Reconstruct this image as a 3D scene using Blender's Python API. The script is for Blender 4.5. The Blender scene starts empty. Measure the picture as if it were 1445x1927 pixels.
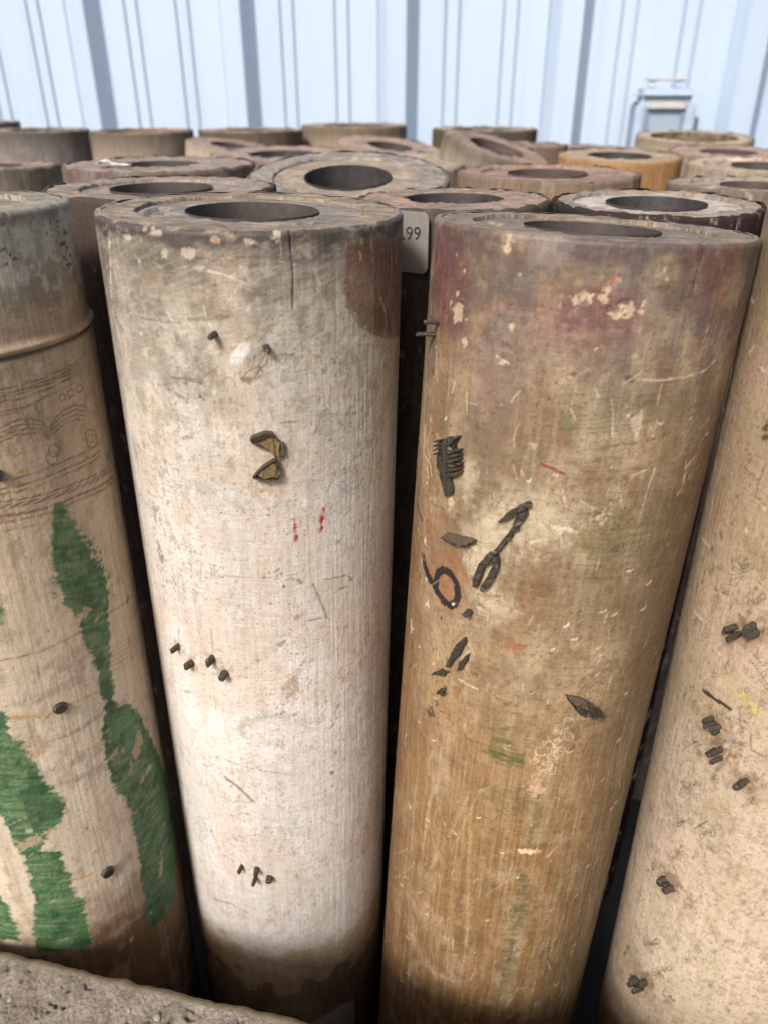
import bpy, bmesh, math, random
import numpy as np
from mathutils import Vector, Matrix

# ------------------------------------------------------------------ camera, world, sun
S = bpy.context.scene
R_ = math.radians
PITCH, FPX, PW, PH, CAMZ = R_(28.5), 1440.0, 1445.0, 1927.0, 0.80
cam_d = bpy.data.cameras.new('camera')
cam = bpy.data.objects.new('camera', cam_d)
S.collection.objects.link(cam)
cam.location = (0, 0, CAMZ)
cam.rotation_euler = (R_(90) - PITCH, 0, 0)
cam_d.sensor_fit = 'VERTICAL'
cam_d.sensor_height = 36.0
cam_d.lens = 36.0 * FPX / PH
cam_d.clip_start, cam_d.clip_end = 0.01, 200
cam_d.dof.use_dof = True
cam_d.dof.focus_distance = 0.45
cam_d.dof.aperture_fstop = cam_d.lens / 4.0
S.camera = cam

SUN_EL, SUN_AZ = R_(42), R_(30)             # the sun stands behind the camera, to its left
to_sun = Vector((-math.sin(SUN_AZ) * math.cos(SUN_EL), -math.cos(SUN_AZ) * math.cos(SUN_EL), math.sin(SUN_EL)))
W = bpy.data.worlds.new('World'); S.world = W; W.use_nodes = True
wn = W.node_tree
sky = wn.nodes.new('ShaderNodeTexSky'); sky.sky_type = 'NISHITA'; sky.sun_disc = False
sky.sun_elevation = SUN_EL
sky.sun_rotation = math.atan2(to_sun.x, to_sun.y)
sky.air_density = 0.8; sky.dust_density = 5.0; sky.ozone_density = 0.4
bg = wn.nodes['Background']; bg.inputs['Strength'].default_value = 0.05
wn.links.new(sky.outputs['Color'], bg.inputs['Color'])
sd = bpy.data.lights.new('sun', 'SUN'); sd.energy = 1.5; sd.angle = R_(13); sd.color = (1.0, 0.985, 0.965)
so = bpy.data.objects.new('sun', sd); S.collection.objects.link(so)
so.rotation_euler = to_sun.to_track_quat('Z', 'Y').to_euler()
S.view_settings.view_transform = 'Standard'; S.view_settings.look = 'None'
S.view_settings.gamma = 1.0; S.view_settings.use_curve_mapping = False
S.view_settings.exposure = 1.47

# ------------------------------------------------------------------ helpers
COL = S.collection
CAM = np.array([0, 0, CAMZ])
rng = np.random.default_rng(7)
random.seed(7)

def ray(px, py):
    """direction through a pixel of the 1445 x 1927 photograph"""
    x = (px - PW / 2) / FPX; u = -(py - PH / 2) / FPX
    d = np.array([x, math.cos(PITCH) + u * math.sin(PITCH), -math.sin(PITCH) + u * math.cos(PITCH)])
    return d / np.linalg.norm(d)
def at(px, py, Y):
    d = ray(px, py); return CAM + d * (Y / d[1])
def lin(c):
    c = np.asarray(c, float) / 255.0
    return np.where(c <= 0.04045, c / 12.92, ((c + 0.055) / 1.055) ** 2.4)
ALB = 0.80
def alb(r, g, b, k=ALB):
    return tuple(float(v) for v in lin((r, g, b)) * k)

def tag(o, label=None, cat=None, group=None, kind=None):
    if label: o['label'] = label
    if cat: o['category'] = cat
    if group: o['group'] = group
    if kind: o['kind'] = kind
    return o
def empty(name, M=None, loc=None):
    o = bpy.data.objects.new(name, None); COL.objects.link(o)
    o.empty_display_size = 0.03
    if M is not None: o.matrix_world = M
    if loc is not None: o.location = loc
    return o
def link(name, me, mat=None, parent=None, smooth=True):
    o = bpy.data.objects.new(name, me); COL.objects.link(o)
    if mat is not None and not me.materials: me.materials.append(mat)
    if parent is not None: o.parent = parent
    if smooth: me.shade_smooth()
    else: me.shade_flat()
    return o
def from_bm(name, bm, mat, parent=None, smooth=False):
    me = bpy.data.meshes.new(name); bm.normal_update(); bm.to_mesh(me); bm.free()
    return link(name, me, mat, parent, smooth)
def grid_mesh(name, P, closed=False):
    """P: (rows, cols, 3) array -> quad mesh"""
    n, m = P.shape[:2]
    me = bpy.data.meshes.new(name)
    i = np.arange(n * m).reshape(n, m)
    a, b = (i[:-1], i[1:])
    if closed:
        q = np.stack([a, np.roll(a, -1, 1), np.roll(b, -1, 1), b], -1)
    else:
        q = np.stack([a[:, :-1], a[:, 1:], b[:, 1:], b[:, :-1]], -1)
    q = q.reshape(-1, 4).astype(np.int32)
    me.vertices.add(n * m); me.vertices.foreach_set('co', P.reshape(-1).astype(np.float32))
    me.loops.add(q.size); me.loops.foreach_set('vertex_index', q.reshape(-1))
    me.polygons.add(len(q)); me.polygons.foreach_set('loop_start', np.arange(0, q.size, 4, dtype=np.int32))
    me.update(calc_edges=True)
    return me
def set_color(me, C):
    ca = me.color_attributes.new('paint', 'FLOAT_COLOR', 'POINT')
    rgba = np.ones((C.reshape(-1, 3).shape[0], 4), np.float32); rgba[:, :3] = C.reshape(-1, 3)
    ca.data.foreach_set('color', rgba.reshape(-1))

_lat = {}
def vnoise(u, v, seed):
    L = _lat.get(seed)
    if L is None:
        L = _lat[seed] = np.random.default_rng(seed).random((256, 256))
    iu, iv = np.floor(u).astype(int), np.floor(v).astype(int)
    fu, fv = u - iu, v - iv
    fu = fu * fu * (3 - 2 * fu); fv = fv * fv * (3 - 2 * fv)
    iu0, iu1, iv0, iv1 = iu % 256, (iu + 1) % 256, iv % 256, (iv + 1) % 256
    a = L[iu0, iv0] * (1 - fu) + L[iu1, iv0] * fu
    b = L[iu0, iv1] * (1 - fu) + L[iu1, iv1] * fu
    return a * (1 - fv) + b * fv
def fbm(u, v, su, sv, seed, octv=4, gain=0.55):
    """fractal noise 0..1; su, sv: feature size in metres"""
    t = np.zeros(np.broadcast(u, v).shape); amp, tot = 1.0, 0.0
    for k in range(octv):
        t += amp * vnoise(u / su * 2 ** k + 31.7 * k, v / sv * 2 ** k + 17.3 * k, seed + k); tot += amp; amp *= gain
    return t / tot
def sst(a, b, x):
    t = np.clip((x - a) / (b - a), 0, 1); return t * t * (3 - 2 * t)

# ------------------------------------------------------------------ materials
def new_mat(name):
    m = bpy.data.materials.new(name); m.use_nodes = True
    return m, m.node_tree, m.node_tree.nodes['Principled BSDF']
def nd(nt, t, **kw):
    n = nt.nodes.new(t)
    for k, v in kw.items(): setattr(n, k, v)
    return n
def ramp(nt, stops, src, out='Color'):
    r = nd(nt, 'ShaderNodeValToRGB')
    el = r.color_ramp.elements
    while len(el) < len(stops): el.new(0.5)
    for e, (p, c) in zip(el, stops):
        e.position = p; e.color = (*c, 1) if len(c) == 3 else c
    nt.links.new(src, r.inputs['Fac']); return r.outputs[out]
def noise(nt, scale, vec=None, detail=5, rough=0.6, dist=0.0):
    n = nd(nt, 'ShaderNodeTexNoise'); n.inputs['Scale'].default_value = scale
    n.inputs['Detail'].default_value = detail; n.inputs['Roughness'].default_value = rough
    n.inputs['Distortion'].default_value = dist
    if vec is not None: nt.links.new(vec, n.inputs['Vector'])
    return n.outputs['Fac']
def coords(nt, scale=(1, 1, 1), loc=(0, 0, 0), rot=(0, 0, 0)):
    tc = nd(nt, 'ShaderNodeTexCoord'); mp = nd(nt, 'ShaderNodeMapping')
    mp.inputs['Scale'].default_value = scale; mp.inputs['Location'].default_value = loc
    mp.inputs['Rotation'].default_value = rot
    nt.links.new(tc.outputs['Object'], mp.inputs['Vector']); return mp.outputs['Vector']
def mix(nt, fac, a, b, mode='MIX'):
    m = nd(nt, 'ShaderNodeMix', data_type='RGBA', blend_type=mode)
    for sock, v in ((m.inputs[0], fac), (m.inputs[6], a), (m.inputs[7], b)):
        if isinstance(v, (int, float)): sock.default_value = v
        elif isinstance(v, tuple): sock.default_value = (*v, 1)
        else: nt.links.new(v, sock)
    return m.outputs[2]
def bump(nt, bsdf, h, strength, dist):
    b = nd(nt, 'ShaderNodeBump'); b.inputs['Strength'].default_value = strength
    b.inputs['Distance'].default_value = dist
    nt.links.new(h, b.inputs['Height']); nt.links.new(b.outputs['Normal'], bsdf.inputs['Normal'])
def W3(a): return (a, a, a)

def mat_painted_wood(name, speck=0.5, grain=0.25, rough=0.62, pit=0.3):
    """worn face of a front roller: its colours come with the mesh, the fine grain, pores and fuzz from here"""
    m, nt, b = new_mat(name)
    at_ = nd(nt, 'ShaderNodeAttribute', attribute_name='paint')
    g1 = noise(nt, 1.0, coords(nt, (1000, 1000, 130)), 3, 0.6)
    g4 = noise(nt, 1.0, coords(nt, (70, 70, 1100), (4, 2, 0)), 3, 0.6)
    g2 = noise(nt, 900.0, coords(nt), 3, 0.7)
    g3 = noise(nt, 260.0, coords(nt, loc=(3, 1, 2)), 4, 0.65)
    fac = ramp(nt, [(0.25, W3(1 - grain * .5)), (0.75, W3(1 + grain * .5))], g1)
    c = mix(nt, 1.0, at_.outputs['Color'], fac, 'MULTIPLY')
    fac2 = ramp(nt, [(0.3, W3(1 - grain * 0.9)), (0.7, W3(1 + grain * 0.7))], g2)
    c = mix(nt, 1.0, c, fac2, 'MULTIPLY')
    c = mix(nt, 1.0, c, ramp(nt, [(0.25, W3(1 - grain * .7)), (0.75, W3(1 + grain * .6))], g4), 'MULTIPLY')
    dots = ramp(nt, [(0.30, W3(1)), (0.40, W3(0))], noise(nt, 560.0, coords(nt, loc=(9, 4, 7)), 2, 0.5))
    zone = ramp(nt, [(0.36, W3(speck * .25)), (0.6, W3(speck))], noise(nt, 26.0, coords(nt, loc=(5, 5, 1)), 3))
    dm = nd(nt, 'ShaderNodeMath', operation='MULTIPLY')
    nt.links.new(dots, dm.inputs[0]); nt.links.new(zone, dm.inputs[1])
    c = mix(nt, dm.outputs[0], c, alb(70, 58, 46))
    nt.links.new(c, b.inputs['Base Color'])
    rr = ramp(nt, [(0.3, W3(rough - 0.14)), (0.7, W3(rough + 0.14))], g3)
    nt.links.new(rr, b.inputs['Roughness'])
    ad = nd(nt, 'ShaderNodeMath', operation='ADD'); nt.links.new(g2, ad.inputs[0]); nt.links.new(g1, ad.inputs[1])
    bump(nt, b, ad.outputs[0], pit, 0.0006)
    b.inputs['Specular IOR Level'].default_value = 0.35
    return m

def mat_end_wood(name, base, dark, light, ang=0.4, seed=0):
    """grey weathered end face"""
    m, nt, b = new_mat(name)
    v = coords(nt, (40, 420, 60), (seed, seed * 2, 0), (0, 0, ang))
    g = noise(nt, 1.0, v, 5, 0.7, 0.4)
    c = ramp(nt, [(0.3, dark), (0.5, base), (0.72, light)], g)
    k = noise(nt, 55.0, coords(nt, loc=(seed, 3, 1)), 4, 0.65)
    c = mix(nt, 0.8, c, ramp(nt, [(0.35, W3(0.62)), (0.7, W3(1.2))], k), 'MULTIPLY')
    pale = ramp(nt, [(0.60, W3(0)), (0.72, W3(0.6))], noise(nt, 120.0, coords(nt, loc=(2, seed, 5)), 5, 0.75))
    c = mix(nt, pale, c, light)
    drk = ramp(nt, [(0.30, W3(.8)), (0.40, W3(0))], noise(nt, 90.0, coords(nt, (1, 3, 1), (7, seed, 2), (0, 0, ang)), 5, 0.7))
    c = mix(nt, drk, c, tuple(x * .5 for x in dark))
    nt.links.new(c, b.inputs['Base Color'])
    b.inputs['Roughness'].default_value = 0.8
    b.inputs['Specular IOR Level'].default_value = 0.3
    bump(nt, b, g, 0.9, 0.0022)
    return m

def mat_back_wood(name, base, stain, edge, pale=(0.5, 0.46, 0.4), seed=0.0, top=0.74, pale_amt=0.5, stain_amt=0.7):
    """side of a roller further back: base, blotches of stain, pale worn streaks, dark grime under the rim"""
    m, nt, b = new_mat(name)
    n1 = noise(nt, 26.0, coords(nt, (1, 1, 0.8), (seed, seed * 1.7, 0)), 5, 0.65)
    n2 = noise(nt, 1.0, coords(nt, (260, 260, 30), (seed, 0, 3)), 5, 0.7)
    c = mix(nt, ramp(nt, [(0.42, W3(0)), (0.62, W3(stain_amt))], n1), base, stain)
    c = mix(nt, 1.0, c, ramp(nt, [(0.3, W3(0.68)), (0.7, W3(1.3))], n2), 'MULTIPLY')
    pl = noise(nt, 70.0, coords(nt, (1, 1, 0.5), (2, seed, 8)), 5, 0.75)
    c = mix(nt, ramp(nt, [(0.56, W3(0)), (0.66, W3(pale_amt))], pl), c, pale)
    tc = nd(nt, 'ShaderNodeTexCoord'); sx = nd(nt, 'ShaderNodeSeparateXYZ')
    nt.links.new(tc.outputs['Object'], sx.inputs[0])
    wob = nd(nt, 'ShaderNodeMath', operation='MULTIPLY_ADD'); wob.inputs[1].default_value = 0.03
    nt.links.new(n1, wob.inputs[0]); nt.links.new(sx.outputs['Z'], wob.inputs[2])
    mr = nd(nt, 'ShaderNodeMapRange'); mr.inputs['From Min'].default_value = top - 0.012; mr.inputs['From Max'].default_value = top + 0.02
    mr.inputs['To Max'].default_value = 0.75
    nt.links.new(wob.outputs[0], mr.inputs['Value'])
    c = mix(nt, mr.outputs['Result'], c, edge)
    nt.links.new(c, b.inputs['Base Color']); b.inputs['Roughness'].default_value = 0.75
    b.inputs['Specular IOR Level'].default_value = 0.0
    bump(nt, b, n2, 0.6, 0.0015)
    return m

def mat_simple(name, col, rough=0.6, metal=0.0, var=0.3, scale=200.0, bmp=0.3, dist=0.0006, spec=0.5):
    m, nt, b = new_mat(name)
    g = noise(nt, scale, coords(nt), 5, 0.65)
    c = mix(nt, 1.0, tuple(col), ramp(nt, [(0.3, W3(1 - var)), (0.7, W3(1 + var))], g), 'MULTIPLY')
    nt.links.new(c, b.inputs['Base Color'])
    b.inputs['Roughness'].default_value = rough; b.inputs['Metallic'].default_value = metal
    b.inputs['Specular IOR Level'].default_value = spec
    if bmp: bump(nt, b, g, bmp, dist)
    return m

M_brass = mat_simple('tarnished_brass', alb(84, 76, 64), 0.45, 0.5, 0.55, 700, 0.5)
M_brassg = mat_simple('grey_brass', alb(80, 77, 69), 0.42, 0.5, 0.4, 600, 0.4)
M_felt = mat_simple('old_felt', alb(132, 110, 74), 0.9, 0.0, 0.5, 900, 0.9, 0.001)
M_feltd = mat_simple('dark_felt', alb(96, 80, 66), 0.9, 0.0, 0.5, 900, 0.9, 0.001)
M_bore = mat_simple('bore_iron', alb(74, 65, 62), 0.7, 0.1, 0.4, 60, 0.5, 0.002)
M_boreb = mat_simple('bore_blue_iron', alb(68, 64, 64), 0.6, 0.2, 0.4, 60, 0.5, 0.002)
M_borer = mat_simple('bore_rust', alb(84, 69, 64), 0.8, 0.0, 0.4, 60, 0.5, 0.002)
M_boreo = mat_simple('bore_orange_rust', alb(134, 102, 82), 0.8, 0.0, 0.35, 60, 0.5, 0.002)
M_pinhead = mat_simple('pin_brass', alb(80, 72, 63), 0.5, 0.3, 0.4, 900, 0.4)

# ------------------------------------------------------------------ rollers: shared geometry
def frame(a, b):
    n = np.array([a, b, 1.0]); n /= np.linalg.norm(n)
    e1 = np.cross([0, 1, 0], n); e1 /= np.linalg.norm(e1)
    return e1, np.cross(n, e1), n

class Roller:
    """axis and size of one roller: c the middle of its upper end, (a, b) its lean, Rr the radius, standing on the floor"""
    def __init__(s, c, a, b, Rr):
        s.e1, s.e2, s.n = frame(a, b); s.R = Rr
        s.c = np.array(c, float); s.L = s.c[2] / s.n[2] - 0.004 - abs(a) * Rr - abs(b) * Rr
        s.base = s.c - s.n * s.L
        M = Matrix.Identity(4)
        for k, e in enumerate((s.e1, s.e2, s.n)):
            for j in range(3): M[j][k] = e[j]
        for j in range(3): M[j][3] = s.base[j]
        s.M = M
    def hit(s, px, py, dR=0.0):
        """(theta, z) where the sight line of a pixel meets the side; theta = 0 faces the viewer's side"""
        d = ray(px, py); o = CAM - s.base
        d = np.array([d @ s.e1, d @ s.e2, d @ s.n]); o = np.array([o @ s.e1, o @ s.e2, o @ s.n])
        r = s.R + dR
        A = d[0] ** 2 + d[1] ** 2; B = 2 * (d[0] * o[0] + d[1] * o[1]); C = o[0] ** 2 + o[1] ** 2 - r * r
        D = B * B - 4 * A * C
        t = (-B - math.sqrt(D)) / (2 * A) if D > 0 else -B / (2 * A)
        p = o + d * t
        return math.atan2(p[0], -p[1]), p[2], t / FPX        # last: metres per pixel there
    def pos(s, th, z, r=None):
        r = s.R if r is None else r
        return np.array([r * math.sin(th), -r * math.cos(th), z])

def disc(name, ri, ro, z, mat, parent, nr, nth, fn=None, lip=0.0):
    """polar sheet from ri to ro; fn(r, th, X, Y) gives height offsets"""
    r = np.linspace(ro, ri, nr)[:, None]; th = np.linspace(0, 2 * np.pi, nth, endpoint=False)[None, :]
    X = r * np.sin(th); Y = -r * np.cos(th); Z = np.full(X.shape, z)
    if fn is not None: Z = Z + fn(r + 0 * th, th + 0 * r, X, Y)
    P = np.stack([X, Y, Z], -1)
    if lip:                                               # turn the inner edge down
        P = np.concatenate([P, P[-1:] - np.array([0, 0, lip])], 0)
    return link(name, grid_mesh(name, P, closed=True), mat, parent)
def lathe(name, prof, mat, parent, nth=72, wob=None):
    P = []
    th = np.linspace(0, 2 * np.pi, nth, endpoint=False)
    for r, z in prof:
        P.append(np.stack([r * np.sin(th), -r * np.cos(th), np.full(nth, z)], -1))
    P = np.array(P)
    if wob is not None: P = wob(P, th)
    return link(name, grid_mesh(name, P, closed=True), mat, parent)
def bore_profile(ri, L, depth=0.30):
    return [(ri, L), (ri * 0.99, L - 0.004), (ri * 0.97, L - depth)]

# ------------------------------------------------------------------ painting of the four front rollers
class Paint:
    def __init__(s, ro, th0, th1, nt_, nz, zlow=0.04, seed=1):
        s.ro = ro
        dense = np.linspace(th0, th1, nt_)
        rest = np.linspace(th1, th0 + 2 * np.pi, 34)[1:-1]
        s.th = np.concatenate([dense, rest]); s.ndense = nt_
        t = np.linspace(0, 1, nz)
        s.z = np.concatenate([[0.0], zlow + (ro.L - zlow) * (1.35 * t - 0.35 * t * t)])   # rows closer together near the top
        s.U, s.V = np.meshgrid(s.th * ro.R, s.z)
        s.C = np.zeros(s.U.shape + (3,)); s.H = np.zeros(s.U.shape)
        s.seed = seed * 100
        s.n1 = fbm(s.U, s.V, 0.012, 0.012, s.seed + 40, 4) - 0.5
        s.n2 = fbm(s.U, s.V, 0.003, 0.003, s.seed + 50, 3) - 0.5
        s.ng = fbm(s.U, s.V, 0.0016, 0.05, s.seed + 60, 3) - 0.5      # along the grain
    def uv(s, p):
        th, z, k = s.ro.hit(*p)
        while th < s.th[0] - 0.05: th += 2 * np.pi
        return np.array([th * s.ro.R, z]), k
    def win(s, lo, hi):
        j0, j1 = np.searchsorted(s.U[0], (lo[0], hi[0])); i0, i1 = np.searchsorted(s.z, (lo[1], hi[1]))
        return slice(max(i0 - 1, 0), i1 + 1), slice(max(j0 - 1, 0), j1 + 1)
    def lay(s, w, a, col, relief=0.0):
        a = np.clip(a, 0, 1)
        s.C[w] = s.C[w] * (1 - a[..., None]) + np.array(col) * a[..., None]
        if relief: s.H[w] += a * relief
    def segdist(s, w, P):
        U, V = s.U[w], s.V[w]; D = np.full(U.shape, 9.0)
        for p, q in zip(P[:-1], P[1:]):
            d = q - p; L2 = max(d @ d, 1e-12)
            t = np.clip(((U - p[0]) * d[0] + (V - p[1]) * d[1]) / L2, 0, 1)
            D = np.minimum(D, np.hypot(U - p[0] - t * d[0], V - p[1] - t * d[1]))
        return D
    def stroke(s, pts, w_px, col, alpha=1.0, ragged=0.0, gaps=0.0, relief=0.0, soft=0.0):
        q = [s.uv(p) for p in pts]; P = [x[0] for x in q]; k = q[0][1]
        s.stroke_uv(P, max(w_px * k, 0.0006), col, alpha, ragged, gaps, relief, soft)
    def stroke_uv(s, P, wd, col, alpha=1.0, ragged=0.0, gaps=0.0, relief=0.0, soft=0.0):
        P = [np.asarray(p) for p in P]; A = np.array(P); m = wd * (2 + ragged + soft * 2)
        w = s.win(A.min(0) - m, A.max(0) + m)
        if s.U[w].size == 0: return
        D = s.segdist(w, P)
        if ragged: D = D + s.n2[w] * wd * ragged * 2
        e = 0.0003 + soft * wd
        a = 1 - sst(wd / 2 - e, wd / 2 + e, D)
        if gaps: a = a * sst(gaps - 0.62, gaps - 0.38, 0.5 - s.n2[w] * 1.4 + gaps * 0 - 0.0) if gaps > 1 else a * sst(gaps * 0.55 - 0.02, gaps * 0.55 + 0.10, s.n2[w] + 0.5 - 0.12)
        s.lay(w, a * alpha, col, relief)
    def poly(s, pts, col, alpha=1.0, rag=0.002, soft=0.0006, gaps=0.0, grain=0.0, relief=0.0, hatch=0.0, comb=0.0):
        P = np.array([s.uv(p)[0] for p in pts]); m = rag * 2 + soft * 2 + 0.002
        w = s.win(P.min(0) - m, P.max(0) + m)
        if s.U[w].size == 0: return
        D = s.segdist(w, list(P) + [P[0]])
        U, V = s.U[w], s.V[w]; ins = np.zeros(U.shape, bool)
        for p, q in zip(P, np.roll(P, -1, 0)):
            c = ((p[1] > V) != (q[1] > V))
            ins ^= c & (U < (q[0] - p[0]) * (V - p[1]) / (q[1] - p[1] + 1e-12) + p[0])
        sd_ = np.where(ins, D, -D) + (s.n1[w] * 1.2 + s.n2[w] * 1.0) * rag * 2
        if comb: sd_ = sd_ + (fbm(U, V + U * .3, .05, .0022, s.seed + 77, 3) - .5) * comb
        a = sst(-soft, soft, sd_)
        if gaps: a = a * (1 - gaps * sst(0.02, 0.22, s.n2[w] + 0.6 * s.n1[w]))
        if grain: a = a * (1 - grain * sst(-0.02, 0.2, s.ng[w]))
        if hatch: 
            hz = fbm(U, V, 0.012, 0.0012, s.seed + 71, 2) - 0.5
            a = a * (1 - hatch * sst(-0.08, 0.08, hz))
        s.lay(w, a * alpha, col, relief)
    def blob(s, c, rx, ry, col, alpha=1.0, rag=0.35, soft=0.3, ang=0.0, relief=0.0, gaps=0.0):
        (p, k) = s.uv(c); s.blob_uv(p, rx * k, ry * k, col, alpha, rag, soft, ang, relief, gaps)
    def blob_uv(s, p, rx, ry, col, alpha=1.0, rag=0.35, soft=0.3, ang=0.0, relief=0.0, gaps=0.0):
        m = max(rx, ry) * 1.8; w = s.win(p - m, p + m)
        if s.U[w].size == 0: return
        u, v = s.U[w] - p[0], s.V[w] - p[1]
        x = (u * math.cos(ang) + v * math.sin(ang)) / rx; y = (-u * math.sin(ang) + v * math.cos(ang)) / ry
        d = np.hypot(x, y) + (s.n1[w] * 0.9 + s.n2[w] * 2.6) * rag * 2
        a = 1 - sst(1 - soft, 1 + soft, d)
        if gaps: a = a * (1 - gaps * sst(0.0, 0.2, s.n2[w]))
        s.lay(w, a * alpha, col, relief)
    def nicks(s, n, cols, thr, zr, size=(0.0006, 0.002), alpha=0.8, relief=0.0, slim=1.0):
        for _ in range(n):
            p = np.array([rng.uniform(*thr) * s.ro.R, rng.uniform(*zr)]); c = cols[rng.integers(len(cols))]
            r = rng.uniform(*size) * (1 if rng.random() < 0.85 else 1.8)
            s.blob_uv(p, r, r * rng.uniform(0.5, 1.6) * slim, c, alpha * rng.uniform(0.5, 1), 0.5, 0.35, rng.uniform(0, 3), relief)
    def crescents(s, n, col, thr, zr, size=(0.0015, 0.003), alpha=0.85):
        for _ in range(n):
            p = np.array([rng.uniform(*thr) * s.ro.R, rng.uniform(*zr)]); r = rng.uniform(*size); a0 = rng.uniform(-2.6, -1.4)
            pts = [p + r * np.array([math.cos(a0 + t), math.sin(a0 + t) * 0.8]) for t in np.linspace(0, 1.7, 6)]
            s.stroke_uv(pts, 0.0008, col, alpha, 0.3)
    def scratches(s, n, cols, thr, zr, length=(0.005, 0.03), ang=(0, 0.2), wd=(0.0006, 0.0009), alpha=0.5, relief=0.0, bend=0.05):
        for _ in range(n):
            p = np.array([rng.uniform(*thr) * s.ro.R, rng.uniform(*zr)]); l = rng.uniform(*length); t = rng.normal(*ang)
            d = np.array([math.cos(t), math.sin(t)]); nn = np.array([-d[1], d[0]]) * rng.normal(0, bend) * l
            pts = [p + d * l * t + nn * (1 - 4 * t * t) for t in np.linspace(-.5, .5, 6)]
            s.stroke_uv(pts, rng.uniform(*wd), cols[rng.integers(len(cols))], alpha * rng.uniform(0.4, 1), 0.2, 0.25, relief)
    def curls(s, n, col, thr, zr, size=(0.0015, 0.004), alpha=0.6, wd=0.0006):
        for _ in range(n):
            p = np.array([rng.uniform(*thr) * s.ro.R, rng.uniform(*zr)]); r = rng.uniform(*size); a0 = rng.uniform(0, 6.3); sw = rng.uniform(1.5, 5)
            pts = [p + r * (0.4 + 0.6 * t) * np.array([math.cos(a0 + sw * t), math.sin(a0 + sw * t)]) for t in np.linspace(0, 1, 8)]
            s.stroke_uv(pts, wd, col, alpha * rng.uniform(0.5, 1))
    def cols_zone(s, stops):
        """vertical run of colours; stops are (metres below the upper end, rgb)"""
        d = s.ro.L - s.V + (s.n1 * 0.05 + s.n2 * 0.01)
        xs = [x for x, _ in stops]; cs = np.array([alb(*c) for _, c in stops])
        for k in range(3): s.C[..., k] = np.interp(d, xs, cs[:, k])
    def build(s, mat, parent, name='body', prof=None):
        ro = s.ro; R = ro.R + s.H
        if prof is not None: R = R + prof(ro.L - s.V)
        d = ro.L - s.V                                          # worn, rounded upper edge
        chip = fbm(s.U, s.V * 0, 0.004, 1, s.seed + 80, 4) - 0.5
        R = R - 0.0016 * np.clip(1 - d / 0.0022, 0, 1) ** 2 + s.ng * 0.0003 + s.n2 * 0.0003
        R = R + np.where(d < 0.006, (chip * 0.0016) * (1 - d / 0.006), 0)
        Z = s.V + np.where(d < 1e-6, chip * 0.0012, 0)
        P = np.stack([R * np.sin(s.th)[None, :], -R * np.cos(s.th)[None, :], Z], -1)
        lip = P[-1:] * np.array([0.975, 0.975, 1.0])
        C = np.concatenate([s.C, s.C[-1:] * 0 + np.array(alb(150, 138, 122))], 0)
        me = grid_mesh(name, np.concatenate([P, lip], 0), closed=True)
        set_color(me, C)
        return link(name, me, mat, parent)

def pin(ro, p, parent, r_px=8, length=0.007, mat=None, tilt=0.0, name='brass_pin'):
    th, z, k = ro.hit(*p)
    bm = bmesh.new(); n = 10; r = r_px * k * .86; rr = random.Random(int(p[0] * 7 + p[1])); length *= rr.uniform(.8, 1.15)
    sl, fl_, tw = rr.uniform(-.25, .25), rr.uniform(.75, 1.2), rr.uniform(0, 3)
    rings = []
    for h, q in ((-0.001, 1.12), (length * .5, .98), (length - 0.0005, 0.96), (length, 0.84)):
        rings.append([bm.verts.new((r * q * math.cos(t + tw) * fl_ * rr.uniform(.9, 1.1) + h * sl * .5, r * q * math.sin(t + tw) / fl_ * rr.uniform(.9, 1.1), h + (h > 0) * (r * .5 * sl * math.cos(t) * 2 + rr.uniform(-.0003, .0003)))) for t in [2 * math.pi * i / n for i in range(n)]])
    for a, b in zip(rings[:-1], rings[1:]):
        for i in range(n): bm.faces.new((a[i], a[(i + 1) % n], b[(i + 1) % n], b[i]))
    bm.faces.new(rings[-1])
    M = Matrix.Translation(Vector(ro.pos(th, z))) @ Matrix.Rotation(th, 4, 'Z') @ Matrix.Rotation(R_(90) + tilt, 4, 'X')
    bm.transform(M)
    return from_bm(name, bm, mat or M_pinhead, parent)

def relief_piece(ro, pts, h, mat, parent, name, base=-0.0012, jag=0.0, seed=0, dR=0.0):
    """a flat piece of brass or felt let into the wood and standing h proud of it; pts outline it in the photograph"""
    rr = random.Random(seed + int(pts[0][0])); fine = []
    for a, b in zip(pts, pts[1:] + pts[:1]):
        for t in (0, .33, .66): fine.append((a[0] + (b[0] - a[0]) * t + rr.uniform(-1.3, 1.3), a[1] + (b[1] - a[1]) * t + rr.uniform(-1.3, 1.3)))
    q = [ro.hit(*p, dR)[:2] for p in fine]; h *= .72; jag = max(jag, .0004)
    bm = bmesh.new()
    def cyl(th, z, r): return bm.verts.new(ro.pos(th, z, r))
    lo = [cyl(t, z, ro.R + base) for t, z in q]
    hi = [cyl(t, z, ro.R + h + rr.uniform(-jag, jag)) for t, z in q]
    cz = sum(z for _, z in q) / len(q); ct = sum(t for t, _ in q) / len(q)
    inn = [cyl(ct + (t - ct) * 0.86, cz + (z - cz) * 0.86, ro.R + h + 0.0003 + rr.uniform(-jag, jag)) for t, z in q]
    n = len(q)
    for i in range(n):
        j = (i + 1) % n
        bm.faces.new((lo[i], lo[j], hi[j], hi[i])); bm.faces.new((hi[i], hi[j], inn[j], inn[i]))
    f = bm.faces.new(inn)
    bmesh.ops.triangulate(bm, faces=[f])
    bmesh.ops.recalc_face_normals(bm, faces=bm.faces[:])
    return from_bm(name, bm, mat, parent)
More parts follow.
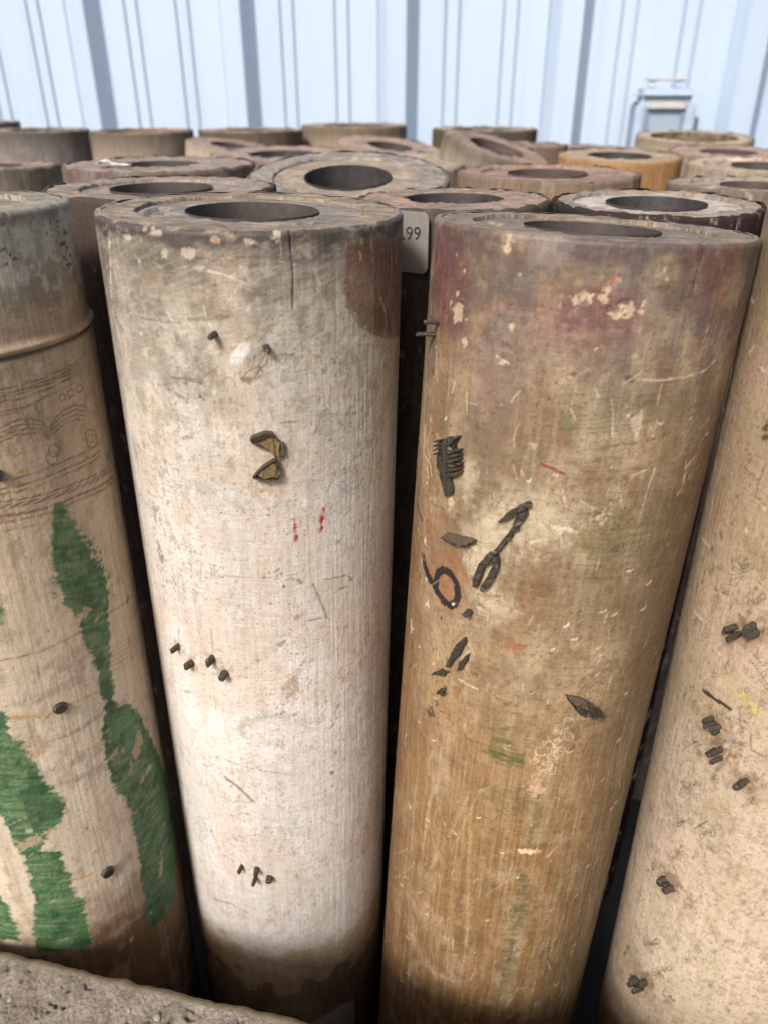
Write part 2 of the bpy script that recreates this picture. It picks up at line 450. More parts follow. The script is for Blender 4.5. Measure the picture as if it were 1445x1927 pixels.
def relief_strip(ro, pts, w_px, h, mat, parent, name, base=-0.001, closed=False):
    """a thin strip of brass on edge, following pts"""
    q = []; ks = []; h *= .75; rr = random.Random(int(pts[0][0] + pts[0][1])); fine = [pts[0]]
    for a, b in zip(pts[:-1], pts[1:]):
        for t in (.5, 1.0): fine.append((a[0] + (b[0] - a[0]) * t + rr.uniform(-.8, .8), a[1] + (b[1] - a[1]) * t + rr.uniform(-.8, .8)))
    for p in fine:
        t, z, k = ro.hit(*p); q.append(np.array([t * ro.R, z])); ks.append(k)
    w = w_px * ks[0] / 2; bm = bmesh.new(); rows = []
    n = len(q)
    for i, p in enumerate(q):
        a = q[i - 1] if (i > 0 or closed) else p; b = q[(i + 1) % n] if (i < n - 1 or closed) else p
        d = b - a; d = d / (np.linalg.norm(d) + 1e-9); nn = np.array([-d[1], d[0]])
        ww = w * (0.55 if (not closed and i in (0, n - 1)) else 1.0)
        l, r = p + nn * ww, p - nn * ww
        h1, h2 = h + rr.uniform(-.0006, .0004), h + rr.uniform(-.0006, .0004)
        rows.append([bm.verts.new(ro.pos(x[0] / ro.R, x[1], ro.R + hh)) for x, hh in ((l, base), (l, h1), (r, h2), (r, base))])
    pr = list(zip(rows[:-1], rows[1:])) + ([(rows[-1], rows[0])] if closed else [])
    for a, b in pr:
        for k in range(3): bm.faces.new((a[k], a[k + 1], b[k + 1], b[k]))
    if not closed:
        bm.faces.new(rows[0]); bm.faces.new(rows[-1][::-1])
    bmesh.ops.recalc_face_normals(bm, faces=bm.faces[:])
    return from_bm(name, bm, mat, parent)

GROUP = 'old wooden printing rollers standing upright in the yard bin'
def front_root(ro, label):
    return tag(empty('printing_roller', ro.M), label, 'roller', GROUP)
def top_noise(seed, amp, slots=(), gro=None):
    def fn(r, th, X, Y):
        h = (fbm(X, Y, 0.02, 0.0025, seed, 4) - 0.5) * amp + (fbm(X, Y, 0.008, 0.008, seed + 9, 3) - 0.5) * amp
        for (t0, t1, ra, rb, dep) in slots:
            tt = (th - t0) % (2 * np.pi); wdt = (t1 - t0) % (2 * np.pi)
            m = (tt < wdt) & (r > ra) & (r < rb); h = h - dep * m
        h = h * (1 - sst(-0.004, -0.0005, r - r.max())) - 0.0005 * sst(-0.0025, 0, r - r.max())
        if gro: h = h - 0.0014 * np.exp(-((r - gro) / 0.0008) ** 2)
        return h
    return fn

# ------------------------------------------------------------------ setting: ground, concrete bin wall, metal wall
M_ground = mat_simple('ground_concrete', alb(48, 43, 38), 0.9, 0, 0.35, 30, 0.6, 0.004)
bm = bmesh.new()
for x, y in ((-60, -60), (60, -60), (60, 60), (-60, 60)): bm.verts.new((x, y, 0))
bm.faces.new(bm.verts[:]); tag(from_bm('ground', bm, M_ground), kind='structure')

def mat_concrete():
    m, nt, b = new_mat('rough_concrete')
    v = coords(nt)
    n1 = noise(nt, 45, v, 6, 0.7); n2 = noise(nt, 420, v, 5, 0.75)
    c = ramp(nt, [(0.3, alb(130, 116, 102)), (0.55, alb(168, 155, 139)), (0.75, alb(196, 184, 168))], n1)
    c = mix(nt, 1.0, c, ramp(nt, [(0.3, W3(0.55)), (0.65, W3(1.25))], n2), 'MULTIPLY')
    vo = nd(nt, 'ShaderNodeTexVoronoi'); vo.inputs['Scale'].default_value = 260; nt.links.new(v, vo.inputs['Vector'])
    c = mix(nt, ramp(nt, [(0.05, W3(0.75)), (0.22, W3(0))], vo.outputs['Distance']), c, alb(80, 66, 54))
    nt.links.new(c, b.inputs['Base Color']); b.inputs['Roughness'].default_value = 0.85
    bump(nt, b, n2, 1.0, 0.003)
    b.inputs['Specular IOR Level'].default_value = .6
    return m
M_conc = mat_concrete()
M_concedge = mat_simple('worn_concrete_edge', alb(132, 118, 98), 0.85, 0, 0.25, 260, 0.35, 0.0008)
ZC = 0.31
EA = np.array([-0.252, 0.3045]); ED = np.array([0.9779, -0.2089])     # inner top edge of the bin's front wall
EN = np.array([ED[1], -ED[0]]) * 1.0                                   # from the edge out towards the viewer
wall = empty('concrete_wall', loc=(float(EA[0]), float(EA[1]), 0))
tag(wall, 'low rough concrete wall with exposed pebbles in front of the rollers', 'wall')
nu, nv = 560, 130
uu = np.concatenate([[-0.7, -0.3], np.linspace(-0.13, 0.33, nu), [0.5, 0.9]])
vv = np.concatenate([np.linspace(0, 0.006, 7), np.linspace(0.0065, 0.12, nv), [0.2]])
UU, VV = np.meshgrid(uu, vv)
hh = (fbm(UU, VV, 0.012, 0.012, 900, 5) - 0.5) * 0.005 + (fbm(UU, VV, 0.002, 0.002, 910, 3) - 0.5) * 0.0016
pits = fbm(UU, VV, 0.005, 0.005, 920, 2); hh = hh - 0.003 * sst(0.70, 0.8, pits)
hh *= sst(0.004, 0.016, VV) * 0.9 + 0.1
rim_ = (fbm(UU, VV * 0, 0.01, 1, 930, 4) - 0.5)
round_ = -0.004 * (1 - np.clip(VV / 0.006, 0, 1)) ** 2
X = EA[0] * 0 + UU * ED[0] + (VV + rim_ * 0.003 * np.exp(-VV / 0.006)) * EN[0]
Y = UU * ED[1] + (VV + rim_ * 0.003 * np.exp(-VV / 0.006)) * EN[1]
Ptop = np.stack([X, Y, ZC + hh + round_], -1)
inner = Ptop[:1].copy(); inner[..., 2] = 0
back = Ptop[-1:].copy(); back[..., 2] = 0
me = grid_mesh('wall_top', np.concatenate([inner, Ptop, back], 0))
me.materials.append(M_conc); me.materials.append(M_concedge)
nc = len(uu) - 1
mi = np.zeros(len(me.polygons), np.int32); mi[:nc * 7] = 1
me.polygons.foreach_set('material_index', mi)
link('wall_body', me, None, wall)
peb_mats = [mat_simple('pebble_' + k, alb(*c), 0.55, 0, 0.3, 120, 0.2) for k, c in
            (('tan', (164, 140, 112)), ('grey', (150, 144, 136)), ('brown', (120, 88, 70)), ('pale', (196, 182, 160)))]
pm = []
for k in range(4):
    bm = bmesh.new(); bmesh.ops.create_icosphere(bm, subdivisions=1, radius=1.0)
    rr = random.Random(k)
    for v in bm.verts: v.co *= rr.uniform(0.8, 1.15)
    me = bpy.data.meshes.new('pebble'); bm.to_mesh(me); bm.free(); me.materials.append(peb_mats[k]); me.shade_smooth(); pm.append(me)
rp = random.Random(12)
for k in range(120):
    u = rp.uniform(-0.06, 0.22); v = rp.uniform(0.014, 0.075)
    o = bpy.data.objects.new('pebble', pm[k % 4]); COL.objects.link(o); o.parent = wall
    sz = rp.choice((0.0009, 0.0012, 0.0016, 0.0022, 0.0032))
    o.scale = (sz * rp.uniform(0.9, 1.5), sz, sz * 0.6)
    o.location = (u * ED[0] + v * EN[0], u * ED[1] + v * EN[1], ZC + rp.uniform(-0.0012, 0.0))
    o.rotation_euler = (rp.uniform(-0.3, 0.3), rp.uniform(-0.3, 0.3), rp.uniform(0, 6))

def mat_metal_wall():
    m, nt, b = new_mat('white_sheet_metal')
    n1 = noise(nt, 3.0, coords(nt, (1, 1, 0.25)), 4, 0.6)
    c = ramp(nt, [(0.3, alb(193, 213, 235, 0.72)), (0.7, alb(202, 218, 236, 0.75))], n1)
    st = noise(nt, 1.0, coords(nt, (40, 40, 1.2)), 4, 0.6)
    c = mix(nt, ramp(nt, [(0.5, W3(0)), (0.75, W3(0.3))], st), c, alb(170, 184, 206, .72))
    nt.links.new(c, b.inputs['Base Color']); b.inputs['Roughness'].default_value = 0.5
    b.inputs['Specular IOR Level'].default_value = 0.5
    return m
M_metal = mat_metal_wall()
WO = np.array([-0.61, 1.75]); WD = np.array([0.985, -0.1727]); WN = np.array([-0.1727, -0.985])
mw = empty('metal_wall', loc=(float(WO[0]), float(WO[1]), 0))
tag(mw, 'tall bluish white ribbed metal wall behind all the rollers', 'wall')
PITCH_ = 0.305
def wall_profile():
    pts = []
    rb, rt, rh = 0.0365, 0.0175, 0.034
    pts += [(-rb - .004, 0), (-rb - .002, -.004), (-rb, 0), (-rb + 0.001, 0.001), (-rt - 0.001, rh - 0.001), (-rt, rh), (rt, rh), (rt + 0.001, rh - 0.001), (rb - 0.001, 0.001), (rb, 0)]
    for m in (0.318, 0.655):
        c = m * PITCH_
        for g in (-0.0125, 0.0125):                          # a crisp fold at each side of the flat stiffening band
            pts += [(c + g - 0.0026, 0), (c + g - 0.0006, -0.0055), (c + g + 0.0006, -0.0055), (c + g + 0.0026, 0)]
    return pts
prof1 = wall_profile()
def panel(k0, nrib):
    row = []
    for k in range(nrib):
        row += [((k0 + k) * PITCH_ + 0.037 + s_, h) for s_, h in prof1]
    row.append(((k0 + nrib) * PITCH_ + 0.037 - 0.037 - 0.0005, 0.0))
    row.append(((k0 + nrib) * PITCH_ + 0.037 - 0.037 + 0.012, -0.0012))           # lap under the next sheet
    P = []
    for z in (0.0, 0.8, 1.6, 2.6):
        P.append([(WD[0] * s_ + WN[0] * h, WD[1] * s_ + WN[1] * h, z) for s_, h in row])
    return link('wall_panel', grid_mesh('wall_panel', np.array(P)), M_metal, mw, smooth=False)
for k in (-5, -2, 1, 4): panel(k, 3)

# ------------------------------------------------------------------ front roller: white one in the middle
def white_roller():
    ro = Roller((-0.0719, 0.4479, 0.7463), 0.0216, 0.0, 0.0825)
    root = front_root(ro, 'chalky white roller in the front with a brown stain at its upper right edge')
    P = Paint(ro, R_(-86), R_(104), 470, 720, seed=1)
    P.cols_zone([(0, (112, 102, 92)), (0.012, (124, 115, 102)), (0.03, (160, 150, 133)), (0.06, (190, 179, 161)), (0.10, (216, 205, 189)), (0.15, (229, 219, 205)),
                 (0.24, (230, 217, 202)), (0.36, (240, 230, 219)), (0.50, (236, 225, 213)), (0.540, (236, 224, 210)), (0.550, (214, 190, 158)), (0.586, (196, 166, 130)), (0.590, (138, 112, 86)), (0.7, (110, 92, 74))])  # brown foot and darker band below it paint in the front wall's shadow
    U, V = P.U, P.V
    big = fbm(U, V, 0.05, 0.09, 11, 4) - 0.5
    P.C *= (1 + 0.45 * big)[..., None] * np.array([.94, .96, 1.0])
    warm = sst(0.5, 0.68, fbm(U, V, 0.03, 0.06, 21, 4))[..., None]
    P.C = P.C * (1 - warm * 0.3) + warm * 0.3 * np.array(alb(206, 178, 150))
    streak = sst(0.5, 0.66, fbm(U, V, 0.0035, 0.08, 31, 4))[..., None]
    P.C = P.C * (1 - streak * 0.12) + streak * 0.12 * np.array(alb(236, 228, 216))
    tops = np.clip(1 - (ro.L - V) / 0.17, 0, 1)                              # dirt in the upper third
    dirt = (sst(0.50, 0.66, fbm(U, V, 0.012, 0.02, 41, 5)) * tops)[..., None]
    P.C = P.C * (1 - dirt * 0.5) + dirt * 0.5 * np.array(alb(98, 90, 74))
    FA = (slice(None), slice(None))
    P.lay(FA, sst(.54, .70, fbm(U, V, .006, .008, 81, 5)) * (.12 + .4 * tops), alb(104, 94, 74))
    P.lay(FA, sst(.60, .72, fbm(U, V, .0022, .0022, 91, 3)) * (.15 + .25 * sst(.45, .6, fbm(U, V, .05, .05, 95, 3))), alb(140, 112, 88))
    P.lay(FA, sst(.56, .70, fbm(U, V, .020, .012, 97, 5)) * .22, alb(200, 174, 146))
    hat = (sst(0.52, 0.62, fbm(U + V * 0.35, V - U * 0.35, 0.010, 0.0009, 51, 3)) * np.clip(1 - (ro.L - V) / 0.2, 0, 1))[..., None]
    P.C = P.C * (1 - hat * 0.22) + hat * 0.22 * np.array(alb(206, 196, 174))
    vst = (sst(0.54, 0.68, fbm(U, V, 0.004, 0.05, 61, 4)) * sst(0.06, 0.12, ro.L - V))[..., None]
    P.C = P.C * (1 - vst * 0.14) + vst * 0.14 * np.array(alb(150, 136, 112))
    # dark worn band under the rim
    d = ro.L - V; band = (1 - sst(0.004, 0.011, d + P.n1 * 0.010)) * sst(0.30, 0.52, fbm(U, V, 0.006, 0.003, 71, 4))
    P.lay((slice(None), slice(None)), band * 0.85, alb(70, 62, 58))
    sc = P.scratches
    full = (R_(-80), R_(95))
    DK = alb(88, 80, 66); BRN = alb(120, 96, 72); PALE = alb(234, 226, 212); GR = alb(120, 120, 108)
    sc(120, [PALE, alb(214, 202, 180)], full, (ro.L - 0.14, ro.L - 0.008), (0.003, 0.012), (2.3, 0.4), alpha=0.5)
    sc(60, [alb(92, 84, 70)], full, (ro.L - 0.16, ro.L - 0.008), (0.003, 0.012), (.1, 0.5), alpha=0.45)
    sc(40, [PALE], full, (ro.L - 0.2, ro.L - 0.02), (0.003, 0.009), (0.6, 0.4), alpha=0.4)
    P.poly([(340, 470), (420, 466), (520, 478), (600, 472), (640, 486), (600, 496), (480, 494), (360, 490)], alb(80, 74, 62), 0.62, 0.004, 0.002, 0.7, 0, 0, 0.5)
    P.poly([(210, 470), (290, 468), (340, 490), (330, 512), (250, 500)], alb(92, 88, 74), 0.5, 0.004, 0.003, 0.6, 0, 0, 0.4)
    P.poly([(620, 440), (755, 430), (757, 520), (660, 500)], alb(92, 82, 70), 0.5, 0.005, 0.004, 0.5, 0.4)
    # brown stain
    P.poly([(646, 478), (650, 540), (652, 575), (668, 590), (676, 612), (700, 626), (724, 634), (756, 632), (760, 470), (700, 452), (660, 458)], alb(120, 84, 60), 0.74, 0.0022, 0.0008, 0.15, 0.12)
    P.poly([(700, 575), (728, 575), (735, 622), (705, 620)], alb(104, 58, 40), 0.5, 0.003, 0.002)
    P.stroke([(650, 575), (668, 595), (678, 614), (702, 628), (730, 636)], 3, alb(84, 58, 44), 0.6, 0.5)
    for pts, w in (([(681, 450), (678, 472), (680, 498)], 5), ([(734, 452), (737, 500), (732, 560)], 3), ([(716, 560), (726, 590), (722, 640)], 4), ([(746, 440), (744, 500)], 3), ([(697, 438), (699, 470)], 2)):
        P.stroke(pts, w, alb(202, 184, 158), 0.8, 0.8, 0.35)
    P.stroke([(726, 590), (722, 630), (718, 672)], 2.5, alb(88, 66, 52), 0.6, 0.5)
    # crack down from the rim
    P.stroke([(545, 430), (548, 470), (552, 520), (552, 582)], 2.6, alb(44, 38, 34), 0.9, 0.3, 0, -0.0006)
    P.stroke([(545, 428), (548, 470)], 3.5, alb(40, 34, 30), 0.9, 0.4, 0, -0.0006)
    # chips
    for c, rx, ry, a in (((308, 477), 5, 6, 0), ((354, 480), 10, 9, 0.4), ((372, 503), 15, 5, 0), ((440, 520), 12, 4, -0.2), ((240, 446), 9, 4, 0), ((520, 443), 6, 7, 0), ((405, 452), 7, 4, 0.6), ((290, 438), 24, 5, 0), ((470, 453), 8, 3, 0)):
        P.blob(c, rx, ry, alb(206, 190, 170), 0.65, 0.7, 0.25, a, -0.0003)
    P.blob((405, 452), 5, 3, alb(186, 124, 76), 0.7)
    P.stroke([(206, 448), (209, 500), (210, 555)], 9, alb(214, 208, 198), 0.75, 0.9, 0.5)
    P.stroke([(392, 510), (420, 516), (460, 532)], 2.6, alb(226, 214, 194), 0.9, 0.5)
    # white patch and outline near the pins
    P.poly([(437, 668), (455, 650), (470, 645), (468, 662), (452, 680), (436, 682)], alb(236, 234, 230), 0.85, 0.0012, 0.001, 0.3)
    for pts in ([(508, 662), (495, 672), (487, 690), (465, 700), (455, 714)], [(506, 664), (503, 684), (490, 695), (478, 712)], [(492, 665), (480, 672), (477, 690)], [(507, 655), (512, 690)]):
        P.stroke(pts, 2.2, alb(126, 98, 76), 0.8, 0.4, 0.1)
    P.blob((470, 712), 14, 5, alb(112, 84, 64), 0.6, 0.8, 0.4)
    # pencil marks, dashes, soot
    for pts, w, a in (([(265, 598), (300, 604), (340, 608)], 2.5, .55), ([(355, 600), (400, 600), (430, 596)], 5, .4), ([(318, 710), (345, 712), (382, 722)], 3, .7), ([(360, 712), (382, 716)], 4, .55),
                      ([(528, 796), (560, 793)], 3.5, .7), ([(532, 802), (556, 800)], 2.5, .5), ([(620, 778), (650, 780), (672, 778)], 2.5, .5), ([(527, 668), (552, 666)], 3, .6), ([(540, 670), (536, 684)], 2.5, .5),
                      ([(555, 700), (598, 690)], 2, .35), ([(560, 706), (590, 700)], 2, .35), ([(425, 1430), (470, 1445), (530, 1455)], 2.2, .6), ([(424, 1463), (448, 1480), (475, 1506)], 5, .75),
                      ([(590, 1100), (603, 1130), (615, 1162)], 5, .6), ([(582, 1168), (604, 1163)], 3, .7), ([(500, 1085), (560, 1080)], 2, .5), ([(612, 1090), (650, 1083)], 3.5, .6), ([(655, 1085), (662, 1092)], 5, .5),
                      ([(640, 1108), (654, 1104)], 3.5, .7), ([(650, 1112), (656, 1120)], 2.5, .6), ([(342, 1298), (356, 1303)], 3, .6), ([(402, 1690), (435, 1700), (466, 1718)], 3, .5), ([(600, 1518), (622, 1512)], 3, .5),
                      ([(505, 1556), (545, 1560), (570, 1556)], 5, .22), ([(700, 1050), (703, 1090)], 2.5, .5), ([(604, 1540), (640, 1555)], 2, .3)):
        P.stroke(pts, w, DK, a, 0.6, 0.15)
    for pts in ([(378, 1062), (379, 1086)], [(386, 1086), (400, 1088)], [(397, 1064), (400, 1086)], [(396, 1063), (408, 1064)], [(404, 1064), (406, 1088), (418, 1088)], [(416, 1068), (408, 1076), (420, 1088)], [(430, 1084), (500, 1088), (560, 1090)]):
        P.stroke(pts, 2.4, BRN, 0.5, 0.3, 0.2)
    P.blob((375, 746), 6, 5, DK, .7, .8); P.blob((295, 968), 12, 14, GR, .5, .8); P.blob((302, 1045), 8, 16, BRN, .65, .6); P.blob((298, 1022), 5, 9, GR, .5)
    P.blob((650, 1180), 6, 4, DK, .4); P.blob((624, 1455), 5, 5, DK, .8, .5); P.blob((635, 1330), 4, 6, GR, .5); P.blob((632, 1415), 4, 5, GR, .5); P.blob((535, 1103), 3, 3, DK, .9)
    for x, y in ((498, 1080), (507, 1078), (518, 1076), (525, 1072), (530, 1080), (497, 1086), (523, 1083)): P.blob((x, y), 3.2, 3, alb(70, 100, 62), .7, .5)
    P.stroke([(452, 1372), (470, 1355), (500, 1347), (535, 1350)], 14, alb(140, 138, 128), .5, .8, .3, 0, .6)
    P.stroke([(540, 1300), (555, 1275), (565, 1260)], 9, alb(140, 112, 88), .5, .9, .2, 0, .6); P.blob((548, 1290), 12, 20, alb(172, 142, 112), .45, .8)
    P.blob((570, 945), 9, 10, alb(236, 234, 232), .8, .6, .3, .8); P.blob((440, 835), 22, 18, alb(230, 226, 218), .6, .9)
    P.stroke([(424, 880), (432, 866), (444, 858)], 3, alb(120, 112, 84), .7); P.stroke([(424, 880), (446, 880)], 2.5, alb(120, 112, 84), .6); P.blob((434, 873), 8, 6, alb(168, 136, 106), .5)
    P.poly([(585, 1926), (640, 1892), (666, 1880), (668, 1926)], alb(214, 204, 188), .8, .001, .001)
    # red crayon dashes
    for pts in ([(553, 978), (556, 996), (557, 1015)], [(609, 958), (605, 978), (605, 1000)]):
        P.stroke(pts, 11, alb(172, 36, 34), .95, .7, .55)
    P.stroke([(554, 980), (558, 1014)], 3, alb(160, 40, 36), .8, .6); P.stroke([(609, 960), (604, 1000)], 3, alb(160, 40, 36), .8, .6)
    P.stroke([(615, 966), (612, 978)], 2.5, alb(140, 110, 90), .6)
    P.stroke([(262, 752), (275, 770), (298, 784)], 3, alb(206, 170, 110), .8)
    for c in ((480, 850), (520, 880), (500, 1000)): P.blob(c, 60, 70, alb(216, 192, 168), .35, .8, .7)
    P.blob((515, 870), 40, 55, alb(150, 128, 104), .35, .7, .6)
    P.blob((640, 850), 20, 60, alb(214, 208, 200), .4, .8, .6)
    P.stroke([(735, 900), (728, 980), (733, 1060)], 4, alb(110, 84, 60), .6, .9, .4); P.stroke([(722, 830), (716, 880)], 5, alb(116, 92, 68), .5, .9, .4)
    for x in (460, 476, 630, 655): P.stroke([(x, 1250 + x % 7 * 8), (x + 2, 1420), (x + 3, 1600)], 10, alb(206, 186, 160), .25, .8, .3, 0, .7)
    for c in ((336, 1214), (402, 1236), (360, 1245), (424, 1266)): P.blob(c, 16, 12, alb(150, 132, 112), .5, .6, .7)
    P.stroke([(337, 1180), (338, 1212)], 2, alb(110, 90, 74), .6); P.stroke([(398, 1185), (402, 1235)], 2, alb(110, 90, 74), .5)
    P.stroke([(430, 1268), (465, 1275)], 5, alb(150, 120, 96), .4, .6, .2)
    P.nicks(220, [DK, BRN, alb(150, 128, 104)], full, (0.2, ro.L - 0.02), (0.0004, 0.0012), 0.6)
    P.nicks(70, [PALE], full, (0.2, ro.L - 0.005), (0.0006, 0.0018), 0.5)
    sc(70, [BRN, DK], full, (0.2, ro.L - 0.1), (0.003, 0.012), (0.1, 0.5), alpha=0.4)
    sc(60, [alb(160, 140, 116)], full, (0.2, ro.L - 0.05), (0.01, 0.05), (1.57, 0.06), alpha=0.35)
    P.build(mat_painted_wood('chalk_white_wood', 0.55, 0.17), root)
    L = ro.L
    M_end = mat_end_wood('grey_brown_end_wood', alb(150, 134, 116), alb(96, 84, 72), alb(190, 174, 154), 0.25, 1)
    disc('end_face', 0.0621, 0.0814, L - 0.0004, M_end, root, 26, 260, top_noise(201, 0.0018), .004)
    disc('core', 0.0362, 0.0630, L - 0.0022, mat_end_wood('grey_core_wood', alb(148, 138, 128), alb(96, 88, 82), alb(186, 176, 164), 0.1, 4), root, 30, 260,
         top_noise(231, 0.0014, [(R_(-104), R_(-62), 0.047, 0.057, 0.0022), (R_(14), R_(46), 0.047, 0.056, 0.0022)]))
    lathe('bore', bore_profile(0.0362, L - 0.001), M_bore, root, 96)
    for p, l, r in (((405, 628), .008, 6.5), ((501, 652), .006, 6.5), ((337, 1216), .006, 6), ((362, 1247), .006, 8), ((401, 1239), .006, 8), ((424, 1266), .007, 8), ((456, 1630), .005, 5), ((484, 1634), .006, 5.5), ((482, 1650), .007, 5), ((508, 1650), .006, 6)):
        pin(ro, p, root, r, l)
    # the broken brass and felt motif in the middle
    relief_piece(ro, [(474, 822), (512, 816), (528, 832), (526, 858), (518, 854), (502, 840), (476, 832)], 0.004, M_felt, root, 'felt_fill', jag=0.0006, seed=1)
    relief_strip(ro, [(473, 822), (490, 817), (513, 812)], 8, 0.0065, M_brass, root, 'brass_edge')
    relief_strip(ro, [(474, 828), (500, 838), (516, 850), (520, 857)], 4, 0.0045, M_brass, root, 'brass_edge')
    relief_piece(ro, [(520, 828), (533, 830), (536, 855), (522, 859), (519, 848)], 0.003, M_feltd, root, 'felt_fill', jag=0.0004, seed=2)
    relief_piece(ro, [(481, 891), (500, 875), (517, 863), (523, 880), (522, 893), (500, 897)], 0.004, M_felt, root, 'felt_fill', jag=0.0005, seed=3)
    relief_strip(ro, [(478, 893), (496, 876), (518, 861), (524, 880), (522, 896), (500, 900)], 3.5, 0.0055, M_brass, root, 'brass_edge', closed=True)
white_roller()

# ------------------------------------------------------------------ front roller: brown one right of the middle
def brown_roller():
    ro = Roller((0.1087, 0.4236, 0.7409), 0.0466, 0.055, 0.0825)
    root = front_root(ro, 'golden brown roller in the front with a black painted number 6')
    P = Paint(ro, R_(-112), R_(76), 480, 720, seed=2)
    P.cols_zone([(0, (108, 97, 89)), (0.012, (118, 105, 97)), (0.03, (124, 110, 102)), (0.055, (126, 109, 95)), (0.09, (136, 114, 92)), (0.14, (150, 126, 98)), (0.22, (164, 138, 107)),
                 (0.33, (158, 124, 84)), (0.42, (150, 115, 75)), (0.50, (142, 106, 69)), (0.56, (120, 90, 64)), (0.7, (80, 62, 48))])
    U, V = P.U, P.V; D = ro.L - V
    big = fbm(U, V, 0.05, 0.08, 12, 4) - 0.5
    P.C *= (1 + 0.6 * big)[..., None]
    full = (slice(None), slice(None))
    P.lay(full, sst(0.5, 0.68, fbm(U, V, 0.025, 0.06, 22, 4)) * 0.42, alb(156, 112, 72))       # orange-brown wood
    P.lay(full, sst(0.52, 0.7, fbm(U, V, 0.02, 0.05, 32, 4)) * 0.34, alb(206, 180, 146))       # pale rubbed wood
    P.lay(full, sst(0.54, 0.68, fbm(U, V, 0.004, 0.09, 42, 4)) * 0.14, alb(214, 190, 156))    # pale along the grain
    P.lay(full, sst(0.54, 0.66, fbm(U, V, 0.003, 0.07, 52, 4)) * 0.14, alb(112, 84, 58))      # dark along the grain
    P.C *= np.array([.93, .975, .97])
    P.lay(full, sst(.54, .70, fbm(U, V, .007, .009, 72, 5)) * .34, alb(124, 92, 62))
    P.lay(full, sst(.56, .70, fbm(U, V, .018, .02, 82, 5)) * .35, alb(112, 88, 62))
    P.lay(full, sst(.56, .70, fbm(U, V, .010, .010, 88, 6, .65)) * .34 * sst(.05, .15, D), alb(104, 82, 60))
    P.lay(full, sst(.60, .72, fbm(U, V, .0022, .0022, 87, 3)) * .40, alb(110, 82, 56))
    P.lay(full, sst(.58, .72, fbm(U, V, .012, .014, 89, 5)) * .22, alb(200, 176, 146))
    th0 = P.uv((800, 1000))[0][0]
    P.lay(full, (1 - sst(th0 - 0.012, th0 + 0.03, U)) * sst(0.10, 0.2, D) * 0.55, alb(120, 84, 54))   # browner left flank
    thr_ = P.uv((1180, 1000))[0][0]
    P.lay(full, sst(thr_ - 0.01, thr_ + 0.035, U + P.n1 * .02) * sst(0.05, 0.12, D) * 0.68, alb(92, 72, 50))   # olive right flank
    # swirling sanding marks in the lower half
    for k in range(110):
        t = rng.uniform(R_(-105), R_(60)); z = rng.uniform(0.18, 0.42)
        P.scratches(1, [alb(220, 192, 152), alb(130, 92, 54)], (t, t + .01), (z, z + .001), (0.02, 0.07), (1.57, 0.35), alpha=0.30, bend=0.08)
    P.lay(full, sst(0.5, 0.62, fbm(U, V, 0.0012, 0.03, 92, 3)) * 0.22 * sst(0.2, 0.32, D) * .6, alb(226, 196, 150))
    # soot and red colour in the upper part
    P.lay(full, (1 - sst(0.02, 0.10, D + P.n1 * .03)) * sst(0.42, 0.6, fbm(U, V, 0.012, 0.012, 62, 5)) * 0.65, alb(98, 84, 82))
    P.lay(full, (1 - sst(0.006, 0.014, D + P.n1 * .012)) * 0.55 * sst(.35, .55, fbm(U, V, .006, .004, 63, 4)), alb(88, 74, 70))
    P.poly([(815, 430), (870, 450), (890, 520), (880, 580), (868, 630), (812, 620)], alb(106, 54, 52), .52, .006, .006, .5, .3)
    P.poly([(1000, 560), (1060, 545), (1130, 575), (1210, 560), (1230, 600), (1180, 640), (1080, 650), (1010, 630)], alb(124, 64, 60), .48, .007, .007, .45, .2)
    P.poly([(1060, 530), (1200, 545), (1190, 590), (1080, 580)], alb(110, 52, 54), .5, .006, .005, .5, .1)
    P.poly([(1290, 470), (1400, 465), (1375, 600), (1330, 590), (1300, 540)], alb(104, 52, 48), .45, .007, .007, .4, .3)
    P.poly([(900, 490), (1010, 500), (1000, 560), (920, 560)], alb(92, 88, 84), .5, .006, .007, .5)
    P.poly([(960, 430), (1060, 425), (1080, 520), (1000, 500)], alb(172, 160, 150), .4, .008, .008, .4)
    P.blob((925, 710), 60, 50, alb(146, 122, 110), .5, .3, .7); P.blob((1000, 650), 80, 45, alb(160, 130, 112), .45, .8, .6)
    for pts, c in (([(830, 418), (829, 440), (830, 452)], (222, 92, 44)), ([(826, 490), (832, 520), (836, 545)], (196, 62, 48)), ([(822, 480), (825, 500)], (206, 80, 46))):
        P.stroke(pts, 9, alb(*c), .55, 1.2, .55)
    P.stroke([(1140, 548), (1150, 530), (1164, 522)], 8, alb(196, 108, 78), .7, .9, .3)
    for c, rx, ry, a in (((1095, 566), 22, 8, 0), ((1128, 562), 12, 9, .4), ((1188, 572), 16, 13, .3), ((1160, 585), 10, 10, 0), ((860, 582), 11, 17, .35), ((848, 570), 5, 8, 0), ((956, 450), 4, 14, 0), ((1252, 508), 5, 14, .1),
                         ((1124, 656), 11, 6, .7), ((875, 645), 5, 6, 0), ((962, 612), 4, 5, 0), ((873, 512), 3, 6, 0), ((1197, 795), 8, 14, .2), ((992, 1602), 13, 5, 0), ((1000, 1016), 8, 6, 0), ((1055, 993), 16, 4, -.1), ((1132, 975), 6, 16, 0)):
        P.blob(c, rx, ry, alb(212, 190, 160), .66, .8, .25, a, -.0004)
    for c in ((1100, 574), (1150, 580), (1175, 566)): P.blob(c, 10, 5, alb(78, 48, 48), .7, .9)
    P.blob((992, 1602), 13, 5, alb(250, 206, 160), .9, .5, .2)
    P.stroke([(1322, 458), (1318, 490), (1308, 520), (1304, 545)], 2.6, alb(48, 38, 36), .85, .3, 0, -.0006)
    P.stroke([(1196, 714), (1240, 716), (1290, 709), (1325, 697), (1345, 678)], 3, alb(214, 196, 168), .9, .4)
